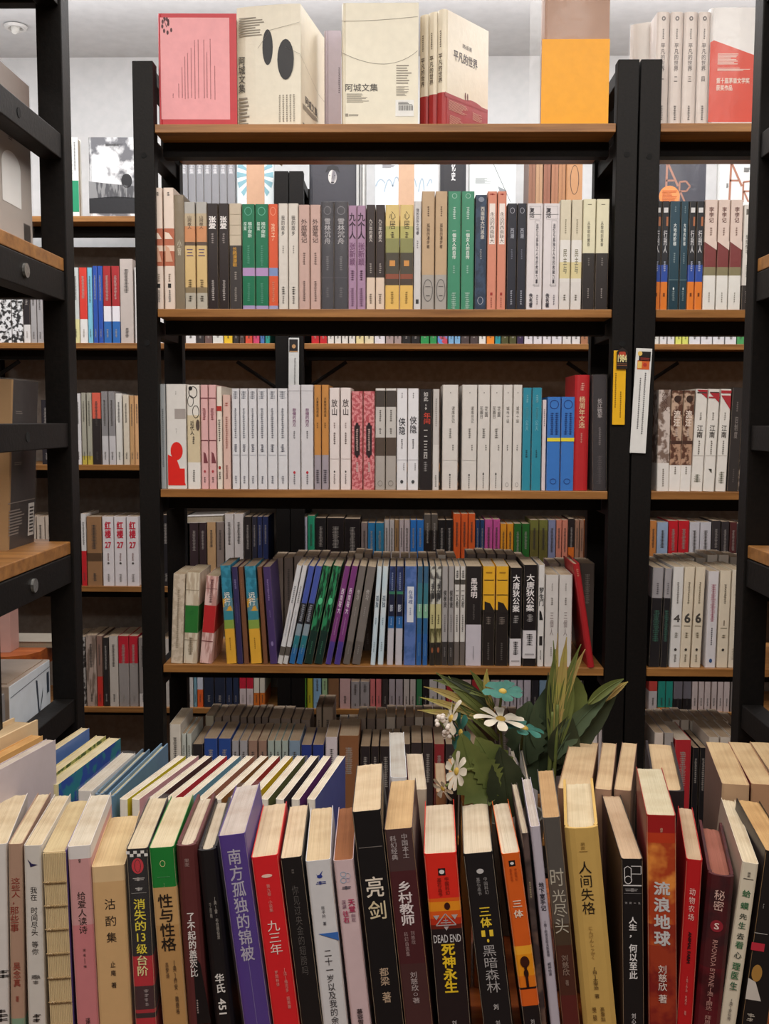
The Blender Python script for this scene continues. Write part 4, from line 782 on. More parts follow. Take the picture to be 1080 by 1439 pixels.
shelf_row('''
243 260.5 807 239 257|beige linen-like book with faint pattern|~d9cbb8/c8b8a2/90|= 830 915 b5a58e w.3|p=cdbfa8
261 281 805 256.5 277.5|cream chart book with a solid green block|^e3d8c4/c9b8a0/60 853:2f7a36 893:^e3d8c4/c9b8a0/60|- 830 830.7 a09078 w.95;- 903 904 a09078 w.95;= 900 925 a09078 w.4;= 860 866 3c8c48 w.3|p=cdbfa8
289.5 307.5 810 279.5 298|pink chart book with a solid red block|^ecc8c2/c4938c/60 853:c22c30 893:^ecc8c2/c4938c/60|- 828 828.7 7a3c40 w.95;- 905 906 7a3c40 w.95;= 815 850 7a4c50 w.3|p=cdbfa8
308.5 323.5 795 317.5 333|teal and yellow book leaning left|~3c93b0/2c7890/60 843:~e0a83c/5c8c9c/70 861:3c8c9c 874:8ca84c 887:e8b03c|远行 834 853 eef0e8 w.6;= 900 918 a87c2c w.15|p=9c8c7c
324.5 333.5 797 333.8 341|navy violet book leaning left|38325c|= 815 830 9c94c0 w.4;= 850 880 6c649c w.2|p=9c8c7c
334 341.5 797 342 350|brown book leaning left|7a5038|= 815 850 a87c5c w.3|p=9c8c7c
342.5 359 796 352 368|teal and yellow book leaning left|~3c93b0/2c7890/60 843:~e0a83c/5c8c9c/70 861:3c8c9c 874:8ca84c 887:e8b03c|远行 834 853 eef0e8 w.6;= 900 918 a87c2c w.15|p=9c8c7c
360.5 367.5 797 369.5 376.5|brown book leaning left|7a5038|= 815 850 a87c5c w.3|p=9c8c7c
368.5 380 797 378 391|violet book leaning left|4a386a|= 815 845 a894c8 w.3;= 860 870 8c7cac w.2;@ 905 912 8c7cac w.3|p=9c8c7c
416.5 424.5 795 389.5 396.5|white book with a dark foot stripe|dddde0 913:5c5650 926:cfcfcf|= 825 850 77777c w.4;= 860 900 b4bcc8 w.3
425 432.5 795 397 404|white book with a dark foot stripe|dddde0 913:5c5650 926:cfcfcf|= 825 850 77777c w.4;= 860 900 b4bcc8 w.3
433.5 442.5 796 405 414.5|blue, black and teal slim book|4a5cae 850:23242c 880:8c9ca8 897:2c7884 915:2868a4|= 852 876 b8bcc8 w.6;= 910 925 90b4cc w.3
443.5 453 796 415.5 425|blue, black and teal slim book|4a5cae 850:23242c 880:8c9ca8 897:2c7884 915:2868a4|= 852 876 b8bcc8 w.6;= 910 925 90b4cc w.3
453.5 466 796 426 439|emerald marbled book|^2f8c5c/102c20/90 890:14302a|@ 842 852 5cc890 w.5;= 905 925 4c8c6c w.2
467.5 480 796 440.5 453|emerald marbled book|^2f8c5c/102c20/90 890:14302a|@ 842 852 5cc890 w.5;= 905 925 4c8c6c w.2
484 493 796 455.5 466|magenta-purple book|7c3a7c 905:4c3c8c|西南联大 828 865 f0e4f0 w.5;= 870 895 c8a0c8 w.2|
494 503.5 796 468 478.5|magenta-purple book|7c3a7c 905:4c3c8c|西南联大 828 865 f0e4f0 w.5;= 870 895 c8a0c8 w.2|
504.5 515 796 480 492.5|taupe book with grey title|77706c 905:67605c|传习 830 845 c8c4c0 w.4;= 855 870 a8a4a0 w.2;= 910 925 9c9894 w.2
516 528.5 797 493.5 506.5|taupe book with grey title|77706c 905:67605c|传习 830 845 c8c4c0 w.4;= 855 870 a8a4a0 w.2;= 910 925 9c9894 w.2
529.5 537 796 519 528|pale ice-blue book|^c8dce8/e4e8ea/12|孤独 838 855 4c6074 w.6;= 870 880 7c90a0 w.3;= 905 920 8c9ca8 w.3
537.5 546 796 529 539.5|pale ice-blue book|^c8dce8/e4e8ea/12|孤独 838 855 4c6074 w.6;= 870 880 7c90a0 w.3;= 905 920 8c9ca8 w.3
547 556.5 796 542 553|navy aurora book with pale foot|~24305c/384a7c/40 832:3c8464 836:1c2440 868:2c68a8 885:c8c4cc|= 805 830 a8b4d0 w.3;影 850 862 c8d0e0 w.5;= 870 880 c8d8f0 w.2
557 567.5 796 553.5 566|navy aurora book with pale foot|~24305c/384a7c/40 832:3c8464 836:1c2440 868:2c68a8 885:c8c4cc|= 805 830 a8b4d0 w.3;影 850 862 c8d0e0 w.5;= 870 880 c8d8f0 w.2
568.5 586 796 567 583|blue book with a white title label|~5c78b8/4464a0/30|# 825 876 dfe3ec w.55;在海裡 830 850 5c6ca0 w.38;= 855 866 8c98c0 w.2
586.5 594.5 796 583.5 592|teal over blue slim book|3c6484 820:3c7888 850:84b89c 870:2c6494 893:2c62a4|= 850 862 e0ece8 w.4;= 905 925 90b4d0 w.2
595 602.5 796 592.3 601|teal over blue slim book|3c6484 820:3c7888 850:84b89c 870:2c6494 893:2c62a4|= 850 862 e0ece8 w.4;= 905 925 90b4d0 w.2
603.5 611 796|flowering olive and cream book|~c8c8c0/5c5c5c/60 850:c8c08c 885:^b8b084/54502c/90 905:2c2824|无海 822 845 2c2c2c w.6;= 865 880 55503c w.4;@ 912 920 a05c3c w.4
611.5 620 796|flowering olive and cream book|~c8c8c0/5c5c5c/60 850:c8c08c 885:^b8b084/54502c/90 905:2c2824|无海 822 845 2c2c2c w.6;= 865 880 55503c w.4;@ 912 920 a05c3c w.4
620.5 629 796|grey book with a dark foot|a8a4a4 904:3c3838|侯孝贤 830 855 2c2828 w.6;= 865 890 6c6868 w.3;= 912 925 9c9894 w.3
629.5 637.5 796|grey book with a dark foot|a8a4a4 904:3c3838|侯孝贤 830 855 2c2828 w.6;= 865 890 6c6868 w.3;= 912 925 9c9894 w.3
638 645.5 796|off-white book with a charcoal foot|d4d0cc 815:4c4844 822:d4d0cc 904:6c6460|一又君 830 855 2c2828 w.6;= 865 890 55504c w.4;= 802 812 444040 w.6
646 653.5 796|off-white book with a charcoal foot|d4d0cc 815:4c4844 822:d4d0cc 904:6c6460|一又君 830 855 2c2828 w.6;= 865 890 55504c w.4;= 802 812 444040 w.6
654 676.5 796|thick black and lilac-white book|241f20 879:ccc6d0|黑泽明 813 841 efe8e8 w.42 b.02;= 850 872 77706c w.15;= 910 930 8c8890 w.08
677.5 695 796|yellow book with a black silhouette base|eab02c 849:eab02c 858:241e1c|< 846 862 241e1c w.9 o.1;# 804 806 a8781c w.5;- 815 816 241e1c w.8;- 836 837 241e1c w.9;= 868 880 8c8078 w.5;= 905 930 77706c w.2
696 714 796|yellow book with a black silhouette base|eab02c 849:eab02c 858:241e1c|< 846 862 241e1c w.9 o.1;# 804 806 a8781c w.5;- 815 816 241e1c w.8;- 836 837 241e1c w.9;= 868 880 8c8078 w.5;= 905 930 77706c w.2
716 733 798|black book with low white label|1b1719 899:dcd8dc|大唐狄公案 808 861 f0ecec w.6 b.02;= 866 876 b8b4b4 w.5;= 903 922 2c282c w.5 b.02;- 930 932 a8a4a8 w.7
734.5 754 794|black book with higher white label|1b1719 887:dcd8dc 927:1b1719|大唐狄公案 807 860 f0ecec w.6 b.02;= 864 874 b8b4b4 w.5;= 892 910 2c282c w.5;- 920 922 a8a4a8 w.7
755.5 764.5 794|white book with black brush strokes|dfdcda|罗生门 826 852 1c1c1c w.8 b.02;< 858 872 1c1c1c w.6;# 895 908 2c2828 w.5;= 915 930 77706c w.3
765.5 784 808|broad off-white book with faint title|d8d3d0|= 820 830 9c9490 w.15;= 840 852 8c8480 w.2;三個人 860 895 8c7c7c w.28 b.0;= 910 925 a8a09c w.15
784.5 803.5 808|broad off-white book with faint title|d8d3d0|= 820 830 9c9490 w.15;= 840 852 8c8480 w.2;三個人 860 895 8c7c7c w.28 b.0;= 910 925 a8a09c w.15
804.5 814.5 793 825.5 836|crimson hardcover leaning left|b0242a|= 800 812 d89078 w.4|hard y=-.012
''', YM + .014, LM[3], 938, 'central fourth shelf', 'books on the fourth shelf of the central rack', .125)
shelf_row('''
917 933 798 912 925|grey-topped black slim book|a8a4a8 842:242226|= 820 838 66646a w.3;= 860 905 4c7c6c w.6
934.5 945 799 926 938|grey-topped black slim book|a8a4a8 842:242226|= 820 838 66646a w.3;= 860 905 4c7c6c w.6
946 961.5 797 940 954.5|white book with a large figure 4|e6e4e2|4 866 877 4c4844 w.6 b.02;= 819 852 8c8680 w.25;- 882 883 99948c w.6;= 892 902 99948c w.4;@ 915 919 3c3834 w.25;= 924 935 8c8680 w.3
962 977 797 955 968|cream book with a large figure 6|e9dcc6|6 864 878 4c4844 w.6 b.03;= 819 852 8c8068 w.25;- 882 883 8c8068 w.6;= 892 902 8c8068 w.4;@ 915 919 3c3834 w.25;= 924 935 8c8068 w.3
977.5 992 797 969 984.5|cream book with a large figure 6|e9dcc6|6 864 878 4c4844 w.6 b.03;= 819 852 8c8068 w.25;- 882 883 8c8068 w.6;= 892 902 8c8068 w.4;@ 915 919 3c3834 w.25;= 924 935 8c8068 w.3
995.5 1011 803 989.5 1005|white book with faded red script|e4e0e4|= 822 876 c8788c w.5;= 885 910 55505c w.2;@ 930 936 3c5c8c w.3
1012 1028 802 1006 1022|cream book with brown column title|e9dcc6|= 822 852 6c6050 w.25;# 874 882 8c7c68 w.1;- 885 886 8c8068 w.6;= 895 902 8c8068 w.4;@ 915 919 3c3834 w.25
1028.5 1044 801 1022.5 1037|cream book with pale grey column title|e6dcca|= 822 862 a89c88 w.4;= 875 890 8c8068 w.3;= 915 932 a89c88 w.5
1044.5 1054 803 1037.5 1047|pale book beside the right rack post|dfd8cc|= 822 862 a89c88 w.4
''', YM + .014, LM[3], 943, 'right-hand fourth shelf', 'books on the fourth shelf of the right-hand rack', .125)
# ------------------------------------------------------------------ rear layers and lower rows of the middle racks (mostly page tops)
def simple_row(spec, Y, zs, vbase, where, group, depth=.12, keep=()):
    """compact rows: 'u0 u1 vTop colour[:vcolour2...] word' separated by ;"""
    out = []; marked = []
    for it in spec.split(';'):
        it, _, own = it.partition('$')
        q = it.split()
        if not q: continue
        u0, u1, v = q[0], q[1], q[2]; cols = q[3].replace(',', ' ')
        desc = ' '.join(q[4:]).replace('+', ' '); opt = ''
        if '!' in desc: desc, opt = desc.split('!')
        first = cols.split()[0]; c0 = first.split('/')[0].strip('~^=')
        lum = int(c0[:2], 16) * .3 + int(c0[2:4], 16) * .6 + int(c0[4:6], 16) * .1
        ink = '55504c' if lum > 110 else 'b8b0a8'
        vt = float(v); d = vbase - vt
        letters = '= %.0f %.0f %s w.4;= %.0f %.0f %s w.3' % (vt + d * .12, vt + d * (.38 + .1 * random.random()), ink, vt + d * .82, vt + d * .93, ink)
        if own: letters = own.replace('&', ';')
        out.append('%s %s %s|%s|%s|%s|%s' % (u0, u1, v, desc.strip(), cols, letters, opt))
    shelf_row('\n'.join(out), Y, zs, vbase, where, group, depth, jit=.004, keep=keep)
simple_row('''383 398 784 8a7a70 grey-brown book; 399 412 784 7c6e66 grey-brown book; 413 427 781 8a7a70 grey-brown book; 428 447 781 776860 dark taupe book; 448 460 781 776860 dark taupe book; 461 474 783 8a7a70 grey-brown book;
475 486 783 776860 dark taupe book; 487 497 782 8a7a70 grey-brown book; 498 510 778 b0a090 beige book; 511 522 779 776860 dark taupe book; 523 535 783 8a7a70 grey-brown book; 536 548 783 776860 dark taupe book; 549 561 783 8a7a70 grey-brown book; 562 574 783 776860 dark taupe book; 575 586 783 8a7a70 grey-brown book; 587 600 783 776860 dark taupe book; 601 613 783 8a7a70 grey-brown book; 614 626 780 c0b8b0 pale grey book; 627 640 783 776860 dark taupe book; 655 668 779 5c504c dark brown book; 669 682 778 5c504c dark brown book; 683 696 779 5c504c dark brown book; 697 710 779 5c504c dark brown book; 711 724 780 5c504c dark brown book; 725 738 784 5c504c dark brown book; 770 785 792 8a7a70 grey-brown book; 786 800 792 8a7a70 grey-brown book; 814 834 792 6a5f58 dark taupe book'''.replace('\n', ' '),
           YM + .146, LM[3], 925, 'back layer of fourth shelf', 'back layer of books on the fourth shelf', .10)
simple_row('''917 930 790 a09890 pale grey book; 931 944 786 a09890 pale grey book; 945 958 786 c8c0b8 white-edged book; 959 974 785 c8c0b8 white-edged book; 975 990 784 a09890 pale grey book; 991 1006 780 c8c0b8 white-edged book; 1007 1022 780 c8c0b8 white-edged book; 1023 1040 783 a09890 pale grey book; 1041 1052 785 a09890 pale grey book''',
           YM + .146, LM[3], 925, 'back layer of right-hand fourth shelf', 'back layer of books on the right-hand fourth shelf', .10)
simple_row('''239 255 1018 e0d8cc cream book!p=d8cbb8; 256 262 1031 c8ccc4 pale grey-green book; 263 270 1031 c8ccc4 pale grey-green book; 271 286 1046 2c282a dark book; 287 306 1038 2c4c94 blue book; 307 325 1038 2c4c94 blue book;
326 336 1041 a8a4a8 grey book; 337 348 1041 a8a4a8 grey book; 349 362 1041 9c7c6c brown book; 363 375 1041 9c7c6c brown book; 376 385.5 1041 a8b4ac sage book; 386 395.5 1041 a8b4ac sage book; 396 405 1041 a8b4ac sage book; 406 422 1041 8498ac grey-blue book; 423 438 1047 2c3c84 navy blue book; 439 455 1047 2c3c84 navy blue book;
457 474 1036 d8ccd0 pinkish white book; 476 504 1034 8c5c3c brown book with pale top; 506 520 1049 2c2426 black-spined book; 521 532 1049 2c2426 black-spined book; 533 550 1049 2c2426 black-spined book; 551 562 1049 2c2426 black-spined book; 563 576 1046 3a3030 dark brown book; 577 592 1044 3a3030 dark brown book; 593 608 1044 3a3030 dark brown book; 609 624 1046 8c2c30 dark red book; 625 640 1046 3a3030 dark brown book; 641 656 1046 6c5c54 taupe book; 657 674 1046 3a3030 dark brown book;
 720 738 1030 a8a0a0 grey book; 739 756 1030 a8a0a0 grey book; 790 806 1030 c8bcbc pale book; 807 822 1026 d8ccc8 pinkish book; 823 838 1026 d8ccc8 pinkish book; 839 854 1026 c8bcbc pale book'''.replace('\n', ' '),
           YM + .014, LM[4], 1192, 'central fifth shelf', 'books on the fifth shelf of the central rack', .125, keep=[(239, 250), (287, 310), (457, 480)])
simple_row('''289 301 1006 b8b09c pale green-edged book; 302 312 1008 8a7a70 grey-brown book; 313 324 1006 8a7a70 grey-brown book; 325 337 1006 8a7a70 grey-brown book; 338 347 1008 776860 dark taupe book; 348 357 1008 776860 dark taupe book; 358 367 1008 776860 dark taupe book; 368 377 1008 776860 dark taupe book; 378 394 1010 8a7a70 grey-brown book; 395 409 1010 8a7a70 grey-brown book; 410 422 1011 8a7a70 grey-brown book; 423 436 1012 8a7a70 grey-brown book; 444 452 994 9a8878 tall beige book; 453 468 994 9a8878 tall beige book;
474 486 1022 b8b4b4 grey book; 487 500 1022 b8b4b4 grey book; 502 514 1010 8a7a70 grey-brown book; 515 527 1010 776860 dark taupe book; 528 541 1010 8a7a70 grey-brown book; 542 555 1008 b8aca0 pale book; 556 568 1008 8a7a70 grey-brown book; 569 581 1008 776860 dark taupe book; 582 594 1008 b8aca0 pale book; 595 608 1008 8a7a70 grey-brown book; 609 622 1008 776860 dark taupe book; 623 636 1008 8a7a70 grey-brown book; 637 650 1008 b8aca0 pale book; 651 664 1010 8a7a70 grey-brown book; 700 716 1010 776860 dark taupe book; 717 730 1010 8a7a70 grey-brown book; 800 816 1012 b8aca0 pale book; 817 832 1012 8a7a70 grey-brown book'''.replace('\n', ' '),
           YM + .146, LM[4], 1165, 'back layer of fifth shelf', 'back layer of books on the fifth shelf', .10)
simple_row('''917 930 1030 d8c8bc pale pinkish book; 931 944 1030 a8a09c grey book; 946 969 1040 b82c34 red book with small lettering!p=d8ccc0; 971 980 1051 1c1a1e black slim book; 981 991 1051 1c1a1e black slim book; 993 1008 1036 d0c4b8 cream-edged book; 1009 1024 1036 d0c4b8 cream-edged book; 1025 1040 1036 d0c4b8 cream-edged book''',
           YM + .014, LM[4], 1196, 'right-hand fifth shelf', 'books on the fifth shelf of the right-hand rack', .125, keep=[(946, 985)])
simple_row('''917 929 1014 c8bcb0 pale-edged book; 930 941 1014 c8bcb0 pale-edged book; 942 953 1012 c8bcb0 pale-edged book; 954 966 1012 c8bcb0 pale-edged book; 967 979 1014 c8bcb0 pale-edged book; 980 993 1014 c8bcb0 pale-edged book; 994 1007 1014 a89c90 grey book; 1008 1021 1014 c8bcb0 pale-edged book; 1022 1038 1018 4c4444 dark book''',
           YM + .146, LM[4], 1168, 'back layer of right-hand fifth shelf', 'back layer of books on the right-hand fifth shelf', .10)
# ------------------------------------------------------------------ rear rack rows
GRR = 'books on the rear racks'
simple_row('''-22 -6 392 ~e8e8e8/333333/90 black-on-white lettered book; -5 15.5 392 ~e8e8e8/333333/90 black-on-white lettered book; 16 32 392 ~e8e8e8/333333/90 black-on-white lettered book; 32.5 42 392 2c2628,455:e0dcd8 black book with white foot; 42.5 51 398 a8a4a4 grey book; 51.5 60 398 a8a4a4 grey book; 60.5 70 398 4c4c80,422:e4e4e8 white book with navy top; 73 88 396 c8c4c0 pale book;
90 100.5 376 c0bcb4 stone book; 101 111 376 c8ccc8,447:dcd69c pale grey book with yellow foot; 111.5 122.5 376 d83c30,447:e8e4e0 bright red book with white foot; 123 130 376 7cc0d8 light blue book; 130.5 137 374 2850a8 royal blue book; 137.5 144.5 374 2850a8 royal blue book; 145 156 374 a8282c,429:e8e4e8,450:2c68b0 red, white and blue book; 157 168 374 a8282c,429:e8e4e8,450:2c68b0 red, white and blue book; 168.5 187 364 c0b4ac thick greige book; 189 204 376 d8d4d0 white book; 205 218 378 d8d4d0 white book; 219 233 378 e0dedc white book; 234 258 380 c8c0bc pale book; 260 274.5 380 e0dedc white book; 275 286.5 380 2c2628 black book; 287 297.5 380 6c5450 brown book; 298 313 384 dcdcd4 cream book; 314 326 380 e8c02c yellow book; 327 335 380 2c2828 charcoal book; 336 343 384 4c3c38 dark brown book; 344 354 380 d85038 vermilion book; 355 364 380 d04870 pink-red book; 365 371 380 4c78b8 blue book; 372 379 380 2c9c90 teal book'''.replace('\n', ' '),
           YR + .014, LR[1], 480, 'second shelf of rear left rack', 'books on the second shelf of the rear left rack', .14, keep=[(90, 188)])
simple_row('''437 448 378 c8242c red book; 449 459 378 c8242c red book; 460 469 380 e0dcd4 white book; 470 479 380 e0dcd4 white book; 480 489 380 e0dcd4 white book; 490 499 380 e0dcd4 white book; 500 511 380 e4d49c straw book; 512 525 380 e4d8b4 pale straw book; 526 541 378 e0dce0 lilac-white book; 542 553 380 a89490 mauve book; 554 564 380 a89490 mauve book; 565 577 378 1c1a1c black book; 578 590 378 1c1a1c black book; 591 603 376 2c9450 green book; 604 614 376 2c9450 green book; 615 629 378 ~c84858/5c90d0/60 red and blue print book; 630 638 378 7cb0d8 sky blue book; 639 647 378 7cb0d8 sky blue book; 648 660 374 4c4040 dark brown book; 661 672 374 4c4040 dark brown book; 673 683 380 e8e4dc cream book; 684 695 376 ec8c2c orange book; 696 704 378 2c98a0 teal book; 705 715 376 50502c olive book; 716 726 376 50502c olive book; 727 736 376 38284c dark purple book; 737 749 378 e0dce0 white lettered book; 750 762 378 e0dce0 white lettered book; 763 775 378 e0dce0 white lettered book; 776 790 378 e0dce0 white lettered book; 791 803 378 dedad8 ivory book; 804 816 378 dedad8 ivory book; 817 827 380 a87454 brown book'''.replace('\n', ' '),
           YR + .014, LR[1], 480, 'second shelf of rear middle rack', 'books on the second shelf of the rear middle rack', .14)
simple_row('''914 927 380 d8d8d0 pale book; 928 938 380 dcdcdc white book; 939 949 380 dcdcdc white book; 950 959 380 d8dc6c lime yellow book; 960 968 380 d8dc6c lime yellow book; 969 985 380 dcdce0 broad white book; 986 1002 380 dcdce0 broad white book; 1003 1019 380 dcdce0 broad white book; 1020 1036 380 dcdce0 broad white book; 1037 1047 380 4c9c5c green book; 1048 1060 380 4c5ca8 blue book''',
           YR + .014, LR[1], 480, 'second shelf of rear right rack', 'books on the second shelf of the rear right rack', .14)
simple_row('''58 72 562 28242a black book; 105.5 114 553 d8d4d4,618:e0dcdc,640:dcd8d8 black and white book; 114.5 121 552 a8a494,640:c8b44c grey book with ochre foot; 122 129 552 a8a494,640:c8b44c grey book with ochre foot; 129.5 142 552 d8604c,588:2c2424 red-over-black book; 142.5 152 550 8c8888,612:c8c4c4 grey book with white foot; 152.5 162 550 8c8888,612:c8c4c4 grey book with white foot; 162.5 172 553 dcd8d0 white book; 173 181.5 555 d8ccb8 cream book; 182 188.5 556 c89c6c tan book; 189 196 556 d8a878 peach book'''.replace('\n', ' '),
           YR + .014, LR[2], 652, 'third shelf of rear left rack', 'books on the third shelf of the rear left rack', .14, keep=[(100, 200)])
simple_row('''36 51 725 c8b8a8 beige book; 52 63 726 c8b8a8 beige book; 64 76 726 c8b8a8 beige book; 104 112 732 3c3434 dark book; 114 121.5 722 e0dcd8,775:c8242c white-over-red slim book; 122 143 726 9c7450,778:5c4430,790:9c7450 brown kraft book; 144 160 726 e8e0e0 white red-lettered book$红楼 733 757 cc2c40 w.55 b.04&27 762 771 cc2c40 w.55 b.03 h&= 778 790 99706c w.2&@ 791 794 55504c w.2&= 808 820 99908c w.3; 160.5 177.5 726 e8e0e0 white book with bold red lettering$红楼 733 757 cc2c40 w.55 b.04&27 762 771 cc2c40 w.55 b.03 h&= 778 790 99706c w.2&@ 791 794 55504c w.2&= 808 820 99908c w.3; 178 195 726 e8e0e0 white book with bold red lettering$红楼 733 757 cc2c40 w.55 b.04&27 762 771 cc2c40 w.55 b.03 h&= 778 790 99706c w.2&@ 791 794 55504c w.2&= 808 820 99908c w.3; 226 240 724 242226 black book; 241 262 724 242226 black book; 266.5 279 735 3c2c30 dark maroon book; 280 290 735 3c2c30 dark maroon book; 291 303 734 c8a074 tan book; 304 315 734 8c7c74 grey-brown book; 316 328.5 722 d8d0cc tall white book; 329 342 722 d8d0cc tall white book; 343 353 726 2c2626 black-brown book; 354 361 726 2c2c3c black-blue book; 361.5 368.5 726 24305c navy book; 369 377 726 24305c navy book'''.replace('\n', ' '),
           YR + .014, LR[3], 825, 'fourth shelf of rear left rack', 'books on the fourth shelf of the rear left rack', .14, keep=[(114, 200), (316, 330)])
simple_row('''418 424.5 727 c8c4d4 lilac-white book; 425 431.5 727 c8c4d4 lilac-white book; 432 442 725 2ca078 jade book; 443 458 728 1c1a1c black book; 459 483.5 728 1c1618 wide black book with red mark; 484 506 729 1c1618 wide black book with red mark; 507 516 735 8c7c78 taupe book; 516.5 527 735 2c7cb0 blue book; 527.5 539 735 2c7ca0 teal-blue book; 539.5 546.5 731 c8c0bc pale grey book; 547 553.5 731 c8c0bc pale grey book; 554 560 731 a07c54 ochre-lettered book; 560.5 567 731 c8b8b8 pinkish book; 567.5 575.5 731 c8b8b8 pinkish book; 576 584.5 731 2c78c8 bright blue book; 585 595 731 2c78c8 bright blue book; 595.5 605 723 5c544c,745:241e1e brown-over-black book; 605.5 614.5 723 5c544c,745:241e1e brown-over-black book; 615 625.5 731 1c1a1c black book; 626 636 731 1c1a1c black book; 636.5 646.5 722 e8642c tall orange book; 647 657 722 e8642c tall orange book; 657.5 667 722 e8642c tall orange book; 667.5 673.5 731 24406c navy-blue book; 674 680 731 24406c navy-blue book; 680.5 691.5 730 d0589c hot pink book; 692 702 730 d0589c hot pink book; 702.5 711 736 f0a02c amber book; 711.5 721 736 f0a02c amber book; 721.5 732 736 2c6c2c green book; 732.5 743.5 736 2c6c2c green book; 744 756 731 7c7c3c,745:6c6430 olive book; 756.5 769 731 7c7c3c,745:6c6430 olive book; 769.5 780 731 8c90b0 grey-blue book; 780.5 788.5 731 e08c74 salmon book; 789 797 731 e08c74 salmon book; 797.5 806.5 729 2c2424,768:e8782c black book with orange foot; 807 813 731 a87c64 brown-grey book; 813.5 819.5 731 a87c64 brown-grey book; 820 827 731 e8842c orange book; 834 846 733 4c4440 dark book'''.replace('\n', ' '),
           YR + .014, LR[3], 825, 'fourth shelf of rear middle rack', 'books on the fourth shelf of the rear middle rack', .14, keep=[(636, 666)])
simple_row('''912 921.5 732 d88c4c orange book; 922 937.5 734 a8bcd8 pale blue book; 938 951.5 732 d82430 bright red book; 952 967 732 d82430 bright red book; 967.5 982 734 dcd8dc,775:dcd8dc white book; 982.5 998 734 dcd8dc,775:dcd8dc white book; 999 1011 732 3c3638 dark grey book; 1012 1023 733 3c3638 dark grey book; 1024 1034 734 5c2c2c dark maroon book; 1035 1047 736 b8b4b4 light grey book; 1048 1058 736 b8b4b4 light grey book''',
           YR + .014, LR[3], 825, 'fourth shelf of rear right rack', 'books on the fourth shelf of the rear right rack', .14, keep=[(938, 990)])
simple_row('''100 113 896 c8c0b8 pale book; 114 120.5 895 ~a8a4a0/2c2828/70 mottled black and grey book; 121 135.5 893 ^b09c90/7a685c/40 grey-brown book; 136 144 894 8c6c60,952:c8342c brown book with red foot; 145 153 896 2c2828 black book; 153.5 166 894 c8beb4 greige book; 166.5 181 894 c02434,933:9c9490 crimson-topped grey book; 181.5 194 894 c02434,933:9c9490 crimson-topped grey book; 195 206 896 8c8480,976:d8d0cc grey book with white foot; 225 238 898 c8c0b8 pale book; 239 247 898 8c2c3c,972:d8d4d0 dark red book with white foot; 248 259 898 2c2626 black book; 260 271 896 d8d4d0 white book; 272 276 896 7ca8b8 slim light blue book; 276.5 285 896 c8ccd8,970:e8642c white book with orange foot; 286 300 898 242c40 dark navy book; 301 316 898 242c40 dark navy book; 317 326 898 24304c dark blue book; 327 335 898 24304c dark blue book; 336 345.5 896 c8243c,968:d8c8c8 cherry-red book with pink foot; 346 355.5 896 c8243c,968:d8c8c8 cherry-red book with pink foot; 356 364 896 e0d8c8,974:e0782c cream book with orange foot; 364.5 372 896 e0d8c8,974:e0782c cream book with orange foot'''.replace('\n', ' '),
           YR + .014, LR[4], 995, 'fifth shelf of rear left rack', 'books on the fifth shelf of the rear left rack', .14, keep=[(114, 185)])
simple_row('''420 430 896 6cb83c grass green book; 431 439 896 c8c030 yellow-green book; 440 451 950 90b8d8 short light blue book; 452 460 952 a8c898 short pale green book; 461 476 896 8c6444 brown book; 477 492 896 d8b0ac rose book; 493 505 958 a8a0a0 grey book; 506 519 958 a8a0a0 grey book; 520 527 896 e07c7c coral book; 528 536 896 e07c7c coral book; 537 545 896 3c3434 dark book; 546 555 896 b8acb0 mauve-grey book; 556 566 896 b8acb0 mauve-grey book; 567 575 896 d0c4bc pale beige book; 576 584 896 d0c4bc pale beige book; 585 593 896 3c8454 green book; 594 602 896 242226 black book; 603 614 896 d8d0cc white book; 615 626 896 d8d0cc white book; 627 636 896 b83038 red book; 637 648 896 d8c0b8 pinkish book; 649 662 896 d8c0b8 pinkish book; 663 674 896 b83038 red book; 675 688 896 c8b8b4 pale mauve book; 689 702 896 c8b8b4 pale mauve book; 703 716 896 d8d0d4 milky book; 717 726 896 d0c8d0 lilac-grey book; 727 735 896 d0c8d0 lilac-grey book; 736 746 896 d0c8d0 lilac-grey book; 747 757 896 2c2a30 black-grey book; 758 770 896 8ca8c0 steel blue book; 771 788 896 d8d0c8 off-white book; 789 806 896 c8bcb0 stone book; 817 829 896 e0d8c4 ivory book'''.replace('\n', ' '),
           YR + .014, LR[4], 995, 'fifth shelf of rear middle rack', 'books on the fifth shelf of the rear middle rack', .14)
simple_row('''912 924 896 d85048,968:dcd4d4 red-topped white book; 925 935.5 896 2c9c8c,990:e8902c teal book with orange foot; 936 946 896 2c9c8c,990:e8902c teal book with orange foot; 947 959.5 896 7c7880,978:242226 grey-over-black book; 960 972 896 7c7880,978:242226 grey-over-black book; 973 981 896 dcccc8 pinkish white book; 982 990 896 dcccc8 pinkish white book; 991 999 896 dcccc8 pinkish white book; 1000 1008 896 dcccc8 pinkish white book; 1009 1017 896 dcccc8 pinkish white book; 1018 1026 896 dcccc8 pinkish white book; 1027 1036 898 8c8480 grey book; 1037 1046 900 c8c4c8 pale grey book''',
           YR + .014, LR[4], 995, 'fifth shelf of rear right rack', 'books on the fifth shelf of the rear right rack', .14)
# a white book lying flat on top of the rear row
p = P(290, 729, YR + .03); root = empty('book', (p.x - .055, YR + .02, P(290, 734.5, YR + .02).z), (0, R(-2), 0)); tag(root, 'white book lying flat on top of the dark maroon books', 'book')
b = MB(); b.box(0, .105, 0, .14, 0, .017); b.build('page_block', page_mat('e2d8c6'), root); b = MB(); b.box(-.001, .107, -.001, .141, .0175, .019); b.box(-.001, .107, -.001, .141, -.0015, -.0005); b.box(-.0025, -.0015, -.001, .141, -.0015, .019); b.build('cover', mat('d8d2cc'), root)
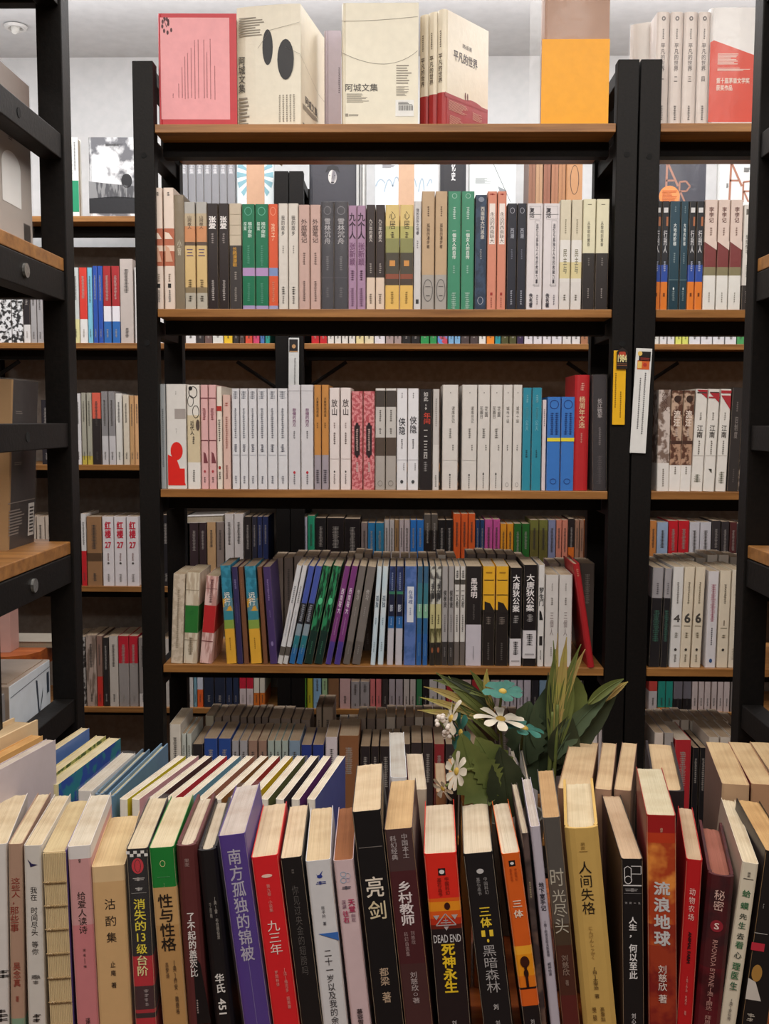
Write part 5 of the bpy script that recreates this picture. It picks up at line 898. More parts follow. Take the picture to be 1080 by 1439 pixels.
# the several hundred books further back than these, as one body of stuff
def merge_bulk():
    M = MB(); mats = []; idx = {}
    bpy.context.view_layer.update()
    for r in BULK:
        mw = Matrix.Translation(r.location) @ r.rotation_euler.to_matrix().to_4x4()
        for ch in list(r.children):
            me = ch.data; loc = []
            for m in me.materials:
                if m.name not in idx: idx[m.name] = len(mats); mats.append(m)
                loc.append(idx[m.name])
            base = len(M.v); M.v += [tuple(mw @ v.co) for v in me.vertices]
            for p in me.polygons: M.f.append(tuple(i + base for i in p.vertices)); M.mi.append(loc[p.material_index])
            bpy.data.objects.remove(ch)
        bpy.data.objects.remove(r)
    o = M.build('packed_books', mats)
    tag(o, 'dense rows of books seen in gaps behind and above the front rows', 'books', kind='stuff')
merge_bulk()
# ------------------------------------------------------------------ tags stuck on the posts
def strip_tag(name, label, u0, u1, v0, v1, Y, color, lean=0, thick=.003):
    p = P((u0 + u1) / 2, (v0 + v1) / 2, Y); w_ = P(u1, v0, Y).x - P(u0, v0, Y).x; h_ = P(u0, v0, Y).z - P(u0, v1, Y).z
    root = empty(name, (p.x, Y - thick, p.z), (0, R(lean), 0)); tag(root, label, 'tag', 'tags stuck on the rack posts')
    b = MB(); b.box(-w_ / 2, w_ / 2, 0, thick - .0003, -h_ / 2, h_ / 2); b.build('card', mat(color), root, bevel=.0003)
    return root, w_, h_, (lambda a, b_, l=0: (a, -.0004 - l, b_))
o, w_, h_, fm = strip_tag('shelf_tag', 'yellow strip with a 1984 badge on the left of the paired posts', 860.5, 878, 493, 597, YM - .0006, 'f0b81c')
D = Decal(fm); D.marks(-w_ * .38, -w_ * .22, -h_ * .28, h_ * .2).marks(w_ * .06, w_ * .2, -h_ * .4, -h_ * .05).build('small_print', '8a6414', o)
hb = .0325
b = MB(); b.box(-w_ * .28, w_ * .58, -.0032, -.0012, h_ / 2 - .035, h_ / 2 - .002); bg = b.build('badge', mat('241a18'), o)
D = Decal(lambda a, b_, l=0: (a, -.0037 - l, b_)); D.poly([(-w_ * .28, h_ / 2 - .002), (w_ * .58, h_ / 2 - .002), (w_ * .15, h_ / 2 + .006)]).build('badge_roof', '241a18', o)
D = Decal(lambda a, b_, l=0: (a, -.0036 - l, b_)); D.text('1984', -w_ * .2, w_ * .52, h_ / 2 - .0225, h_ / 2 - .008, .03, vertical=False, keep=False).build('badge_number', 'e8dca0', bg)
D = Decal(lambda a, b_, l=0: (a, -.0035 - l, b_)); D.poly([(-w_ * .12, h_ / 2 - .012), (w_ * .42, h_ / 2 - .012), (w_ * .42, h_ / 2 - .004), (w_ * .15, h_ / 2 + .001), (-w_ * .12, h_ / 2 - .004)]).build('badge_flame', 'b8442c', bg)
D = Decal(lambda a, b_, l=0: (a, -.0036 - l, b_)); D.rect(-w_ * .24, w_ * .54, h_ / 2 - .026, h_ / 2 - .0252).rect(-w_ * .24, w_ * .54, h_ / 2 - .029, h_ / 2 - .0282).build('badge_lines', 'a86844', bg)
o, w_, h_, fm = strip_tag('shelf_tag', 'long white strip with a small picture on the right of the paired posts', 888.5, 911, 490, 637, YM - .0006, 'e6e6e4', 2.2)
D = Decal(fm); D.marks(w_ * .1, w_ * .24, -h_ * .32, h_ * .27).marks(-w_ * .18, -w_ * .06, -h_ * .28, h_ * .22).build('small_print', '66666a', o)
D = Decal(fm); D.rect(-w_ * .3, w_ * .42, h_ * .38, h_ * .47).build('badge', '1e1a1c', o)
D = Decal(fm); D.rect(-w_ * .38, w_ * .38, h_ * .3, h_ * .385).build('badge', 'd8642c', o)
D = Decal(lambda a, b_, l=0: (a, -.0008 - l, b_)); D.disc(-w_ * .25, h_ * .45, w_ * .14, h_ * .022).rect(-w_ * .36, -w_ * .1, h_ * .31, h_ * .375).build('badge_mark', 'e8c468', o)
D = Decal(lambda a, b_, l=0: (a, -.0008 - l, b_)); D.rect(-w_ * .2, w_ * .36, h_ * .405, h_ * .41).rect(-w_ * .2, w_ * .36, h_ * .39, h_ * .394).disc(w_ * .1, h_ * .345, w_ * .12, h_ * .018).build('badge_mark', 'b8382c', o)
o, w_, h_, fm = strip_tag('shelf_tag', 'white strip with a tiny black badge on the rear rack post', 405.5, 420, 475, 545, YR - .0006, 'dcdcd8', .5)
D = Decal(fm); D.rect(-w_ * .45, w_ * .38, h_ * .22, h_ * .47).build('badge', '242022', o)
D = Decal(fm); D.marks(w_ * .02, w_ * .2, -h_ * .45, h_ * .1).build('small_print', '77777a', o)
D = Decal(lambda a, b_, l=0: (a, -.0008 - l, b_)); D.disc(0, h_ * .33, w_ * .18, h_ * .04).rect(-w_ * .4, w_ * .36, h_ * .22, h_ * .24).build('badge_mark', 'c89868', o)
# ------------------------------------------------------------------ things in the left side rack
def plain_box(name, label, cat, group, x0, x1, y0, y1, z0, H, covcol, pagecol=None, lean=0, wrap=False, hard=True, rightcol=None):
    root = empty(name, ((x0 + x1) / 2, y0, z0 + .0004), (0, R(lean), 0)); tag(root, label, cat, group)
    book_mesh(root, x1 - x0, y1 - y0, H, [(0, covcol)], pagecol or 'e2d8c6', hard, side=rightcol, wrap=wrap)
    return root, x1 - x0, y1 - y0
zb1 = zA[1]; xR = xa - .036
H = P(50, 124, 1.27).z - zb1
o, t, d = plain_box('book', 'white wrapped book with arch photo and barcode, left edge upper board', 'book', 'books in the left side rack', xR - .05, xR, 1.045, 1.265, zb1, H, 'b8afa8', wrap=True, rightcol='b8afa8')
fr = face_map(t, d, 'right'); D = Decal(fr); D.rect(0, d, H * .80, H).build('taupe_top', '8a7c74', o)
D = Decal(fr); D.poly([(d * .58, H * .24), (d * .84, H * .24), (d * .84, H * .46)] + [(d * .71 + d * .13 * math.cos(a_), H * .46 + H * .08 * math.sin(a_)) for a_ in [k * math.pi / 8 for k in range(1, 8)]] + [(d * .58, H * .46)]).build('arch_picture', 'f6f6f4', o)
D = Decal(fr)
for k in range(9): D.rect(d * (.87 + k * .011), d * (.876 + k * .011), H * .06, H * .17)
D.marks(d * .64, d * .78, H * .66, H * .69, True).marks(d * .68, d * .76, H * .60, H * .62, True).build('barcode', '33302e', o)
zb2 = zA[2]
H = P(40, 533, 1.24).z - zb2
o, t, d = plain_box('book', 'dark wrapped box with kraft side and barcode, left edge lower board', 'book box', 'books in the left side rack', xR - .10, xR - .012, 1.185, 1.275, zb2, H, 'a88458', wrap=True, rightcol='3a3230', lean=3)
fr = face_map(t, d, 'right'); D = Decal(fr); D.rect(d * .74, d * .96, H * .06, H * .26).build('barcode_sticker', 'd8d4d0', o)
D = Decal(face_map(t + .0008, d, 'right'))
for k in range(8): D.rect(d * .78, d * .92, H * (.08 + k * .021), H * (.09 + k * .021))
D.build('barcode', '33302e', o)
D = Decal(fr)
for k in range(4): D.marks(d * .2, d * .5, H * (.5 + k * .1), H * (.52 + k * .1), True)
D.rect(d * .0, d * .98, H * .28, H * .285).marks(d * .05, d * .6, H * .1, H * .24, True).build('small_print', '8a8078', o)
zb3 = zA[3]
ytop = P(50, 928, 1.27).z; H = ytop - zb3
for i, (x0, x1, y0, y1, hh, c, rc, lab) in enumerate(((xR - .060, xR + .004, 1.14, 1.275, H, 'b09c8c', 'dfe6ee', 'pale blue-white boxed set with dark V marks, lower left rack'),
                                             (xR - .130, xR - .063, 1.13, 1.27, H + .001, 'b8a696', 'd8d4d0', 'tan-topped boxed set left of the pale blue one, lower left rack'),
                                             (xR - .070, xR + .003, 1.045, 1.13, H - .005, '8a8686', '8a8686', 'grey film-wrapped book in front of the pale blue box'))):
    root = empty('book_box' if i < 2 else 'book', ((x0 + x1) / 2, y0, zb3 + .0004)); tag(root, lab, 'book box' if i < 2 else 'book', 'boxed sets in the left side rack')
    b = MB(); b.box(-(x1 - x0) / 2, (x1 - x0) / 2, 0, y1 - y0, 0, hh)
    bb = b.build('box_body', [mat(c), mat(rc)], root, bevel=.001); bb.data.polygons[3].material_index = 1
    b = MB(); b.box(-(x1 - x0) / 2 + .012, (x1 - x0) / 2 - .006, .01, y1 - y0 - .006, hh, hh + .0012); b.build('top_panel', mat('a8927e' if i < 2 else '9a9696'), root)
    if i == 0:
        fr = face_map(x1 - x0, y1 - y0, 'right'); D = Decal(fr); dd = y1 - y0
        D.poly([(dd * .62, hh * .93), (dd * .66, hh * .92), (dd * .70, hh * .72), (dd * .67, hh * .72)]).poly([(dd * .70, hh * .72), (dd * .80, hh * .86), (dd * .78, hh * .80), (dd * .70, hh * .70)]).rect(dd * .9, dd * .96, hh * .80, hh * .93).line([(dd * .02, hh * .93), (dd * .99, hh * .955)], .0008).build('ink_marks', '3c4654', root)
    if i == 2:
        b = MB(); b.box(-(x1 - x0) / 2 - .001, (x1 - x0) / 2 + .001, -.001, y1 - y0 + .001, .0, hh + .0025); b.build('plastic_wrap', M_FILM, root)
# items in the right side rack
xq = xb_ + .036
for i, (zz, hh, c, lab) in enumerate(((zA[2], .2, 'cfc8c0', 'pale book on the right side rack board at frame edge'), (zA[3], .22, 'a8b0b8', 'grey-blue book on the lowest seen right side rack board'), (zA[1], .2, '5c5450', 'dark book on the upper right side rack board'))):
    plain_box('book', lab, 'book', 'books in the right side rack', xq + .014, xq + .06, 1.06, 1.24, zz, hh, c)
# ------------------------------------------------------------------ red wood side table glimpsed at the left
zt_ = P(40, 898, 1.87).z
rt = empty('side_table', (-.95, 1.80, 0)); tag(rt, 'reddish wood table glimpsed behind the left side rack', 'table')
xr0 = P(79, 905, 1.85).x; b = MB()
pts = [(-.5, -.075), (xr0 + .95 - .045, -.075), (xr0 + .95 - .015, -.06), (xr0 + .95, -.03), (xr0 + .95, .075), (-.5, .075)]
zz = zt_
b.poly([(x, y, zz) for x, y in pts]); b.poly([(x, y, zz - .03) for x, y in pts][::-1])
for (xA, yA_), (xB, yB) in zip(pts, pts[1:] + pts[:1]): b.poly([(xA, yA_, zz - .03), (xB, yB, zz - .03), (xB, yB, zz), (xA, yA_, zz)])
b.build('table_top', M_REDWOOD, rt)
for x, y in ((-.46, -.05), (-.46, .045), (xr0 + .95 - .07, -.05), (xr0 + .95 - .07, .045)):
    b = MB(); b.box(x, x + .03, y, y + .03, 0, zz - .0305); b.build('leg', M_STEEL, rt)
px = P(14, 880, 1.76).x
root, t, d = plain_box('book_box', 'pinkish box standing on the reddish table at the left edge', 'book box', None, px - .1, px, 1.755, 1.80, zz, .105, 'c49c94', hard=True)
b0 = P(22, 893, 1.83)
o = empty('book', (b0.x + .04, 1.80, zz + .0004)); tag(o, 'flat grey book lying on the reddish table', 'book')
b = MB(); b.box(-.05, .05, 0, .07, .001, .009); b.build('page_block', page_mat('b0a898'), o); b = MB(); b.box(-.052, .052, -.001, .071, .0095, .0105); b.box(-.052, .052, -.001, .071, -.0003, .0007); b.box(-.0525, -.0515, -.001, .071, 0, .0105); b.build('cover', mat('8c8478'), o)
# ------------------------------------------------------------------ the near display table
ZT = .930
tb = empty('display_table', (0, .98, 0)); tag(tb, 'dark wooden display table that carries the near books, below the frame', 'table')
b = MB(); b.box(-.405, .405, -.18, .27, ZT - .035, ZT); b.build('table_top', M_REDWOOD, tb, bevel=.003)
for x in (-.395, .335):
    for y in (-.17, .20):
        b = MB(); b.box(x, x + .06, y, y + .06, 0, ZT - .0355); b.build('leg', M_STEEL, tb)
b = MB(); b.box(-.335, .335, -.165, -.14, ZT - .10, ZT - .0355); b.box(-.335, .335, .225, .25, ZT - .10, ZT - .0355); b.build('apron', M_STEEL, tb)
def table_book(uL, uR, vF, uRear, uB, D_, label, bands, texts='', group='books on the near table, front row', depth=.122, pages='e6d8bd', hard=False, side=None, wrap=False, name='book', flare=0, drop=None, cap=1439, wB=None):
    """front-row book on the table: spine top edge uL..uR at vF, rear centre of top at uRear, spine centre uB at the frame's bottom"""
    uc = (uL + uR) / 2; pT = P(uc, vF, D_); pB = P(uB, cap, D_)
    sl = (pT.x - pB.x) / (pT.z - pB.z); lean = math.atan(sl)
    w_ = (P(uR, vF, D_) - P(uL, vF, D_)).x
    dc = depth
    for _ in range(3):
        pr = P(uRear, vF, D_ + dc); pr = pT.lerp(pr, 1); r_ = Vector((P(uRear, vF - 75, D_ + dc).x, 0)); psi = math.atan2(-(r_.x - pT.x), dc); dc = depth * math.cos(psi)
    psi = max(-.45, min(.45, psi))
    t = w_ * math.cos(lean) - .0010
    H = (pT.z - ZT) / math.cos(lean)
    xb = pT.x - (pT.z - ZT) * sl
    root = empty(name, (xb, D_, ZT + .0004 + t / 2 * abs(math.sin(lean))), (0, 0, 0))
    root.rotation_euler = (Matrix.Rotation(psi, 3, 'Z') @ Matrix.Rotation(lean, 3, 'Y')).to_euler()
    H -= t / 2 * abs(math.sin(lean))
    tag(root, label, 'book', group)
    def zof(v): return H - (pT.z - P(uc + (uB - uc) * (v - vF) / (cap - vF), v, D_).z) / math.cos(lean)
    bl = []
    for q in bands.split():
        if ':' in q: v, c = q.split(':', 1); bl.append(((H - zof(float(v))) / H, c))
        else: bl.append((0, q))
    book_mesh(root, t, depth, H, bl, pages, hard, side=side, wrap=wrap, flare=flare, drop=drop, worn=.00035)
    spine_decals(root, t, H, zof, texts, vF)
    return root, t, depth, H, zof
DF = .84
S = face_map
table_book(-32, 9.5, 1188, 20, -7, DF, 'white book cut by the left frame edge, front row', 'd6d0cc', '= 1365 1380 33302e w.5 o.3;= 1420 1439 33302e w.5 o.2', side='c8c2bc')
table_book(10.5, 31.5, 1187, 62, 25, DF, 'tan-brown spine with red-brown handwritten title, front row', 'ad8c78 1432:7f9c84', '这些人， 1234 1272 8c3428 w.62 b.0;那些事 1275 1310 8c3428 w.6 o-.12 b.0;吴念真 1353 1387 9a4a3c w.5;著 1400 1408 9a4a3c w.22')
o, t, d, H, zf = table_book(32.5, 59, 1189, 88, 52, DF, 'white spine with a flying bird, third from the left, front row', 'cfc9c2', '我在 1247 1266 33302f w.36 b.0;时间尽头 1275 1315 33302f w.36 b.0;等你 1323 1342 33302f w.36 b.0;郑执作品 1370 1376 44403e w.1;郑 1370 1376 44403e w.22 o-.12;执 1370 1376 44403e w.22 o.14;= 1378 1383 77726e w.4;= 1425 1439 33302e w.5 b.0')
D = Decal(S(t, d, 'spine')); z = zf(1214); D.poly([(-.0045, z + .004), (-.001, z), (.004, z - .0012), (.0015, z - .0018), (-.0022, z - .003), (-.0028, z)]).build('bird_emblem', '2c2850', o)
# exposed, thread-sewn spine
o, t, d, H, zf = table_book(60, 93, 1197, 112, 87, DF, 'book without a spine cover showing sewn signatures, front row', 'd8c29a', '', pages='dccba4')
M = MB(); n_ = 13
for k in range(n_):
    x0 = -t / 2 + t * k / n_; M.tube([(x0 + t / n_ / 2, -.0002, .0), (x0 + t / n_ / 2, -.0002, H - .001)], t / n_ * .46, n=6)
M.build('signatures', mat('d4bd92'), o)
M = MB()
for v in (1238, 1271, 1304, 1338, 1372, 1406, 1438):
    z = zf(v); M.tube([(-t / 2 + t * k / 24, -.0022 - .0004 * (k % 2), z + .0005 * math.sin(k * 2.1)) for k in range(25)], .0006, n=5)
M.build('sewing_thread', mat('b59a70'), o)
b = MB(); b.box(t / 2 - .001, t / 2 + .0006, .001, d, 0, H); b.build('endpaper', mat('5c4c8c'), o)
table_book(94.5, 127.5, 1189, 142, 124, DF, 'pink spine with cream-white top band, front row', 'dcd6d4 1207:c99494 1300:c87c80', '阅读 1207 1212 44403e w.4;给爱人读诗 1253 1312 3c302e w.36 b.0;读 1333 1337 5c4040 w.12;者 1340 1344 5c4040 w.12;- 1346 1354 5c4040 w.02;编 1356 1359 5c4040 w.14;译 1430 1439 3c302e w.2', depth=.125, pages='e4ddd0')
table_book(128.5, 175.5, 1217, 176, 163, DF, 'thick peach-cream spine with a spaced three-character title, front row', 'd9b98c 1239:cfa877', '沽 1263 1278 2c2420 w.32 b.0;酌 1287 1301 2c2420 w.32 b.0;集 1310 1324 2c2420 w.3 b.0;止 1351 1359 44362c w.15;庵 1363 1371 44362c w.15;著 1380 1388 2c2420 w.15', pages='e6cfa4', flare=.002)
o, t, d, H, zf = table_book(176.5, 208, 1193, 223, 205, DF, 'black spine with yellow title, red badge and checked top, front row', '1e1a1c 1344:b8202c 1386:3c1c20 1419:a8202c 1424:2c1a1c 1431:b8202c', '@ 1206 1228 c8303c w.55;O 1208 1226 1e1a1c w.3;= 1233 1240 b8b0ac w.6;= 1247 1252 c8c4c0 w.4;- 1254.5 1255 a8a4a0 w.7;消失的 1263 1308 ecd83c w.55 b.012;13 1311 1323 ecd83c w.4 b.012 h;级 1326 1340 ecd83c w.5 b.012;台阶 1342 1371 ece0a0 w.5 b.012;= 1390 1412 9c8c8c w.22 o.1', wrap=True)
D = Decal(S(t, d, 'spine'))
for r_ in range(2):
    for c_ in range(6):
        if (r_ + c_) % 2 == 0: D.rect(-t / 2 + t * c_ / 6, -t / 2 + t * (c_ + 1) / 6, H - .0016 - .0026 * (r_ + 1), H - .0016 - .0026 * r_)
D.build('check_pattern', 'e4e0dc', o)
table_book(208.5, 245, 1191, 256, 246, DF, 'kraft-tan spine with a green top block, front row', '1f7a34 1247:c39a66 1300:b98e5a', 'O 1209 1218 e0d89c w.22;= 1222 1225 a8c4a0 w.4;- 1232 1232.5 6ca878 w.5;074 1241 1246 a8c08c w.3 b.0;性与性格 1256 1336 241c18 w.6 b.01;[美]乔安·魏德格 1350 1425 5c4430 w.14 o.16;吕梦译 1352 1374 5c4430 w.13 o-.14', pages='e8dcc0')
table_book(246, 276, 1189, 290, 278, DF, 'maroon hardcover with white title and black ink shape, front row', '5c2c2c', '果麦 1207 1218 a08480 w.6 b.0;了不起的盖茨比 1283 1373 e4dcd8 w.4 b.02;< 1340 1439 171214 w.7 o.32;= 1405 1425 b8a8a4 w.1 o.05', hard=True, pages='e0d4c4')
table_book(276.5, 304, 1195, 313, 315, DF, 'black hardcover with a white vertical title ending 451, front row', '1a1719', '[美]雷·布拉德伯里 1261 1320 9c9690 w.16 o.18;— 1322 1332 9c9690 w.04 o.18;于而楠 1266 1292 8c8680 w.13 o-.1;华氏 1368 1395 e4e0dc w.5 b.02;451 1403 1425 e4e0dc w.42 b.02 r', hard=True, pages='dcd2c2')
table_book(305, 345, 1173, 348, 361, DF, 'purple film-wrapped spine with silver handwritten title, front row', '4c2f86', '南方孤独的锦被 1193 1350 b9b2c4 w.5;- 1350 1439 7c6ca4 w.02', pages='d8d0d0', wrap=True)
table_book(351.5, 391, 1203, 386, 402, DF, 'bright red spine with a pale three-character title, front row', 'd8242a', '@ 1228 1233 f0c8b8 w.4;= 1234 1237 f0c8b8 w.5;第九卷·小说集 1242 1281 e09088 w.14;九三年 1293 1341 f2dcd4 w.46 b.0;[法]维克多·雨果著 1361 1418 e09088 w.13 o.2;罗国林译 1363 1385 e09088 w.12 o-.12', pages='e6d3b8')
table_book(392.5, 425, 1205, 420, 438, DF, 'black spine with very faint grey title, front row', '1b1819', '央金 1221 1227 77706c w.4;你见过央金的翅膀吗 1244 1370 55504e w.3 b.0', pages='e6d3b8')
o, t, d, H, zf = table_book(428, 465, 1209, 452, 471, DF, 'white spine with a blue bird and blue wedge, front row', 'd4d2d4', '@ 1229 1234 2c3c8c w.22;= 1238 1242 444c8c w.5;陈子衿 1273 1290 44444c w.14 b.0;著 1295 1300 44444c w.13;^ 1311 1323 3c6cb8 w.8 o.1;二十一岁以及我的余 1335 1439 2c2a30 w.3 b.0', pages='e4cfae')
D = Decal(S(t, d, 'spine')); z = zf(1229); D.poly([(-.003, z + .001), (-.001, z - .001), (.003, z + .0035), (.0005, z - .0025), (-.0015, z - .0015)]).build('bird_wing', '2c3c8c', o)
table_book(467, 497, 1209, 488, 507, DF, 'lilac-pink spine with a clover emblem and brown page edges, front row', 'd3b9bc', 'O 1225 1232 8cb0c8 w.3 o-.08;O 1227 1235 b8c0d0 w.28 o.14;O 1233 1241 8cb0c8 w.3 o-.1;O 1234 1240 b8a8c8 w.2 o.12;= 1245 1249 66606c w.5;天堂 1264 1282 b8305c w.34 o.18 b.02;向左 1284 1295 8c6478 w.22 o.2;深渊 1264 1276 8c6478 w.2 o-.2;往右 1279 1296 b8305c w.3 o-.16 b.02;= 1308 1310 2c2830 w.6;= 1313 1315 2c2830 w.5;= 1318 1320 2c2830 w.6;慕容雪 1417 1439 33282c w.3 b.02', pages='a5683e')
o, t, d, H, zf = table_book(493, 536, 1140, 519, 547, DF, 'tall black spine with two brushed gold-white characters, front row', '171517', '亮 1232 1261 e8dccc w.6 b.01;剑 1266 1292 d8c8a4 w.6 b.01;都梁 1360 1385 b8a088 w.32;著 1394 1409 b8a088 w.3;- 1190 1191 77706c w.8', pages='e2cfb2', side='1c191b')
table_book(538, 580, 1166, 566, 588, DF, 'dark maroon-brown spine with pale bold four-character title, front row', '4a3434 1225:4c2226 1355:4a2c2c', '中国本土 1173 1207 b0a4a4 w.22 o.18;科幻经典 1175 1209 b0a4a4 w.22 o-.22;乡村教师 1239 1301 e4d8d8 w.5 b.02;刘慈欣 1309 1328 a08484 w.14 o.12;科幻自选集 1310 1344 a08484 w.14 o-.12;刘慈欣 1366 1393 b0a0a0 w.25;○ 1395 1400 b0a0a0 w.15;著 1402 1410 b0a0a0 w.25', pages='d9b98c')
o, t, d, H, zf = table_book(594, 642, 1200, 617, 638, DF, 'red to black spine with bold yellow four-character title, front row', 'dc2c20 1263:e0601c 1268:e89020 1281:dc5a1c 1291:b83018 1300:6c2014 1306:241a1c', '# 1221 1231 1c1618 w.22;@ 1223 1229 e0dcdc w.16;中国科幻 1233 1258 8c2018 w.13 o.13;基石丛书 1234 1260 8c2018 w.13 o-.1;@ 1269 1279 3c1410 w.18 o.08;死神永生 1327 1395 f0c82c w.42 b.03;刘 1434 1442 b0acac w.14', pages='dfd3c0', side='1a1617', flare=.002)
D = Decal(S(t, d, 'spine')); z = zf(1296)
D.line([(-.0085, z - .003), (0, z + .007), (.0085, z - .003), (-.0085, z - .003)], .0009).line([(-.0045, z - .0008), (.0045, z - .0008)], .0007).line([(-.002, z + .0012), (.002, z + .0012)], .0006).line([(0, z + .003), (0, z - .002)], .0006).poly([(-.0105, z + .006), (-.005, z + .006), (-.0078, z + .0018)]).poly([(.0105, z + .006), (.005, z + .006), (.0078, z + .0018)]).poly([(-.0022, z - .0042), (.0022, z - .0042), (0, z - .0078)]).build('triangle_emblem', 'b0a4a4', o)
D = Decal(S(t, d, 'spine')); D.text('DEAD END', -.0115, .0115, zf(1325), zf(1314), .01, vertical=False, keep=False).build('lettering', 'd0cccc', o)
o, t, d, H, zf = table_book(649, 693, 1200, 666, 699, DF, 'black spine with yellow then outlined silver title, front row', '1c191b', '@ 1222 1229 c4c0c0 w.24;= 1231 1232 c4c0c0 w.28;中国科幻 1234 1258 8c8888 w.13 o.14;基石丛书 1234 1259 8c8888 w.13 o-.1;三 1276 1288 f0cc3c w.38;体 1290 1304 f0cc3c w.38 b.02;· 1320 1325 f0cc3c w.08;黑暗森林 1329 1395 a8a4a4 w.46 b.0;刘 1411 1419 c8c4c4 w.16;刘 1434 1442 b0acac w.14', pages='dfd3c0', side='1a1617', flare=.002)
D = Decal(S(t, d, 'spine')); D.text('II', -.005, .005, zf(1317), zf(1308), .01, vertical=False, keep=False).build('numeral', 'f0cc3c', o)
o, t, d, H, zf = table_book(703, 731, 1200, 702, 748, DF, 'orange spine above a sunset scene and black foot, front row', 'd8601f 1330:f0a830 1342:e8941c 1372:e0781c 1388:2c1410 1391:d8601f 1414:1c1618', '# 1210 1218 1c1618 w.34;@ 1212 1216 e0dcdc w.2;中国科幻 1221 1238 b84c1c w.13 o.14;基石丛书 1221 1239 b84c1c w.13 o-.12;三 1266 1275 f0dcc8 w.5 b.02;体 1279 1290 f0dcc8 w.5 b.02;@ 1344 1360 3c180c w.5;# 1358 1388 2c120c w.14;@ 1362 1374 2c120c w.26;刘 1432 1439 b0acac w.2', pages='e6dccb', side='2c1c18', flare=.0015)
table_book(732, 743, 1172, 722, 763, DF + .004, 'slim mottled grey-brown spine beside the orange one, front row', '~5c4c48/3c3230/30 1300:~6c5448/3c3030/30', '= 1240 1262 b8a884 w.3', pages='cfc4b4')
table_book(744, 759.5, 1163, 739, 780, DF, 'thin lilac-grey spine with small black title, front row', 'b8b0bc', '地下室手记 1241 1281 33303a w.55 b.02;[俄]陀思妥耶夫斯基著 1295 1345 66606c w.3 ;臧仲伦译 1353 1372 55505c w.35', pages='cfc8c8', side='a8a0ac', depth=.12)
table_book(761, 788, 1151, 766, 802, DF, 'grey-to-brown spine with a large pale spaced title, front row', '55504c 1230:5a5048 1300:4a3a2c 1330:4c2a20 1400:5a2420', '时 1222 1247 b8b0a0 w.75 b.0;光 1252 1270 b8b0a0 w.75 b.0;尽 1272 1290 b8b0a0 w.75 b.0;头 1292 1313 b8b0a0 w.75 b.0;刘慈欣 1343 1372 8c7468 w.38;著 1378 1386 8c7468 w.2', pages='c9a578')
table_book(792, 841, 1167, 812, 842, DF, 'gold-yellow hardcover with a black four-character title, front row', 'c9a45c', '果麦 1187 1197 8c6c34 w.36 b.0;- 1199 1199.7 8c6c34 w.25;人间失格 1213 1287 241c14 w.38 b.0;にんげんしっかく 1304 1350 a07c40 w.12;[日]太宰治 1361 1392 5c4424 w.18;著 1398 1404 5c4424 w.14;高詹灿 1416 1436 6c5028 w.12 o.12;樊 1416 1424 6c5028 w.12 o-.12;硕 1427 1435 6c5028 w.12 o-.12', hard=True, pages='e8dcc0')
o, t, d, H, zf = table_book(872, 904, 1208, 858, 890, DF, 'black spine with white line emblem over a rule, front row', '1a1718', '- 1244.5 1246 d8d4d4 w.84;= 1249 1253 8c8888 w.7;- 1256 1256.4 8c8888 w.8;池 1268 1271 b0acac w.1 o-.3;莉 1268 1271 b0acac w.1 o-.1;一 1268 1271 b0acac w.1 o.1;生 1268 1271 b0acac w.1 o.3;人生， 1289 1318 e4e0e0 w.38 b.02;何以至此 1327 1376 e4e0e0 w.38 b.02;刘心 1424 1439 c8c4c4 w.2', pages='d9bfa4', side='3c2224', depth=.15)
D = Decal(S(t, d, 'spine')); z0, z1 = zf(1243), zf(1218); zm = (z0 + z1) / 2
D.line([(-.0065, zm), (-.0065, z1 - .002), (-.004, z1), (-.001, z1 - .002), (-.001, zm - .004)], .0006).line([(-.001, z1), (.0072, z1), (.0072, zm + .001), (-.001, zm + .001)], .0006).ring(-.0035, z0 + .0035, .0032, .0036, .0006).line([(-.0065, zm), (-.0065, z0 + .004)], .0006).build('line_emblem', 'd8d4d4', o)
o, t, d, H, zf = table_book(908, 950, 1147, 912, 931, DF, 'red and orange fiery spine with bold silver title, front row', '9c1c1c 1172:b83a1c 1186:~e08a3c/a83c1c/22 1300:~b85024/8c2c1c/24 1330:~7c1e1a/9c3820/30', '萌芽 1165 1171 d8a890 w.36 b.02;流 1240 1259 c9c6c6 w.56 b.03;浪 1262 1283 c9c6c6 w.56 b.03;地 1286 1306 c9c6c6 w.56 b.03;球 1309 1330 c9c6c6 w.56 b.03;刘慈欣 1357 1393 e0d0c8 w.3 b.01;著 1398 1410 e0d0c8 w.3 b.01', pages='dcd6be', side='6c1a1a')
table_book(963, 987, 1208, 962, 961, DF, 'red spine with a small pale title and black lettering, front row', 'b81c20', '动 1248 1258 e8c8c0 w.36 b.0;物 1260 1270 e8c8c0 w.36 b.0;农 1272 1281 e8c8c0 w.36 b.0;场 1284 1293 e8c8c0 w.36 b.0;ANIMAL_FARM 1309 1353 2c1214 w.2 r b.03;[英]乔治·奥威尔 1372 1412 d88c84 w.13;著 1420 1426 d88c84 w.13', pages='d9bfa4')
o, t, d, H, zf = table_book(994, 1031, 1230, 997, 993, DF, 'dark blood-red mottled spine with a round seal, front row', '~3a1c20/4c1c20/30 1360:~5c1820/3a1418/24', '秘密 1250 1279 d8b4a8 w.4 b.0;@ 1292 1309 8c2430 w.5;S 1296 1305 e8d0c8 w.25 b.02;RHONDA_BYRNE 1320 1386 b08078 w.2 r;[澳]朗达·拜恩 1387 1439 b08078 w.24', pages='a8685a', side='2c1618', flare=.002, hard=True)
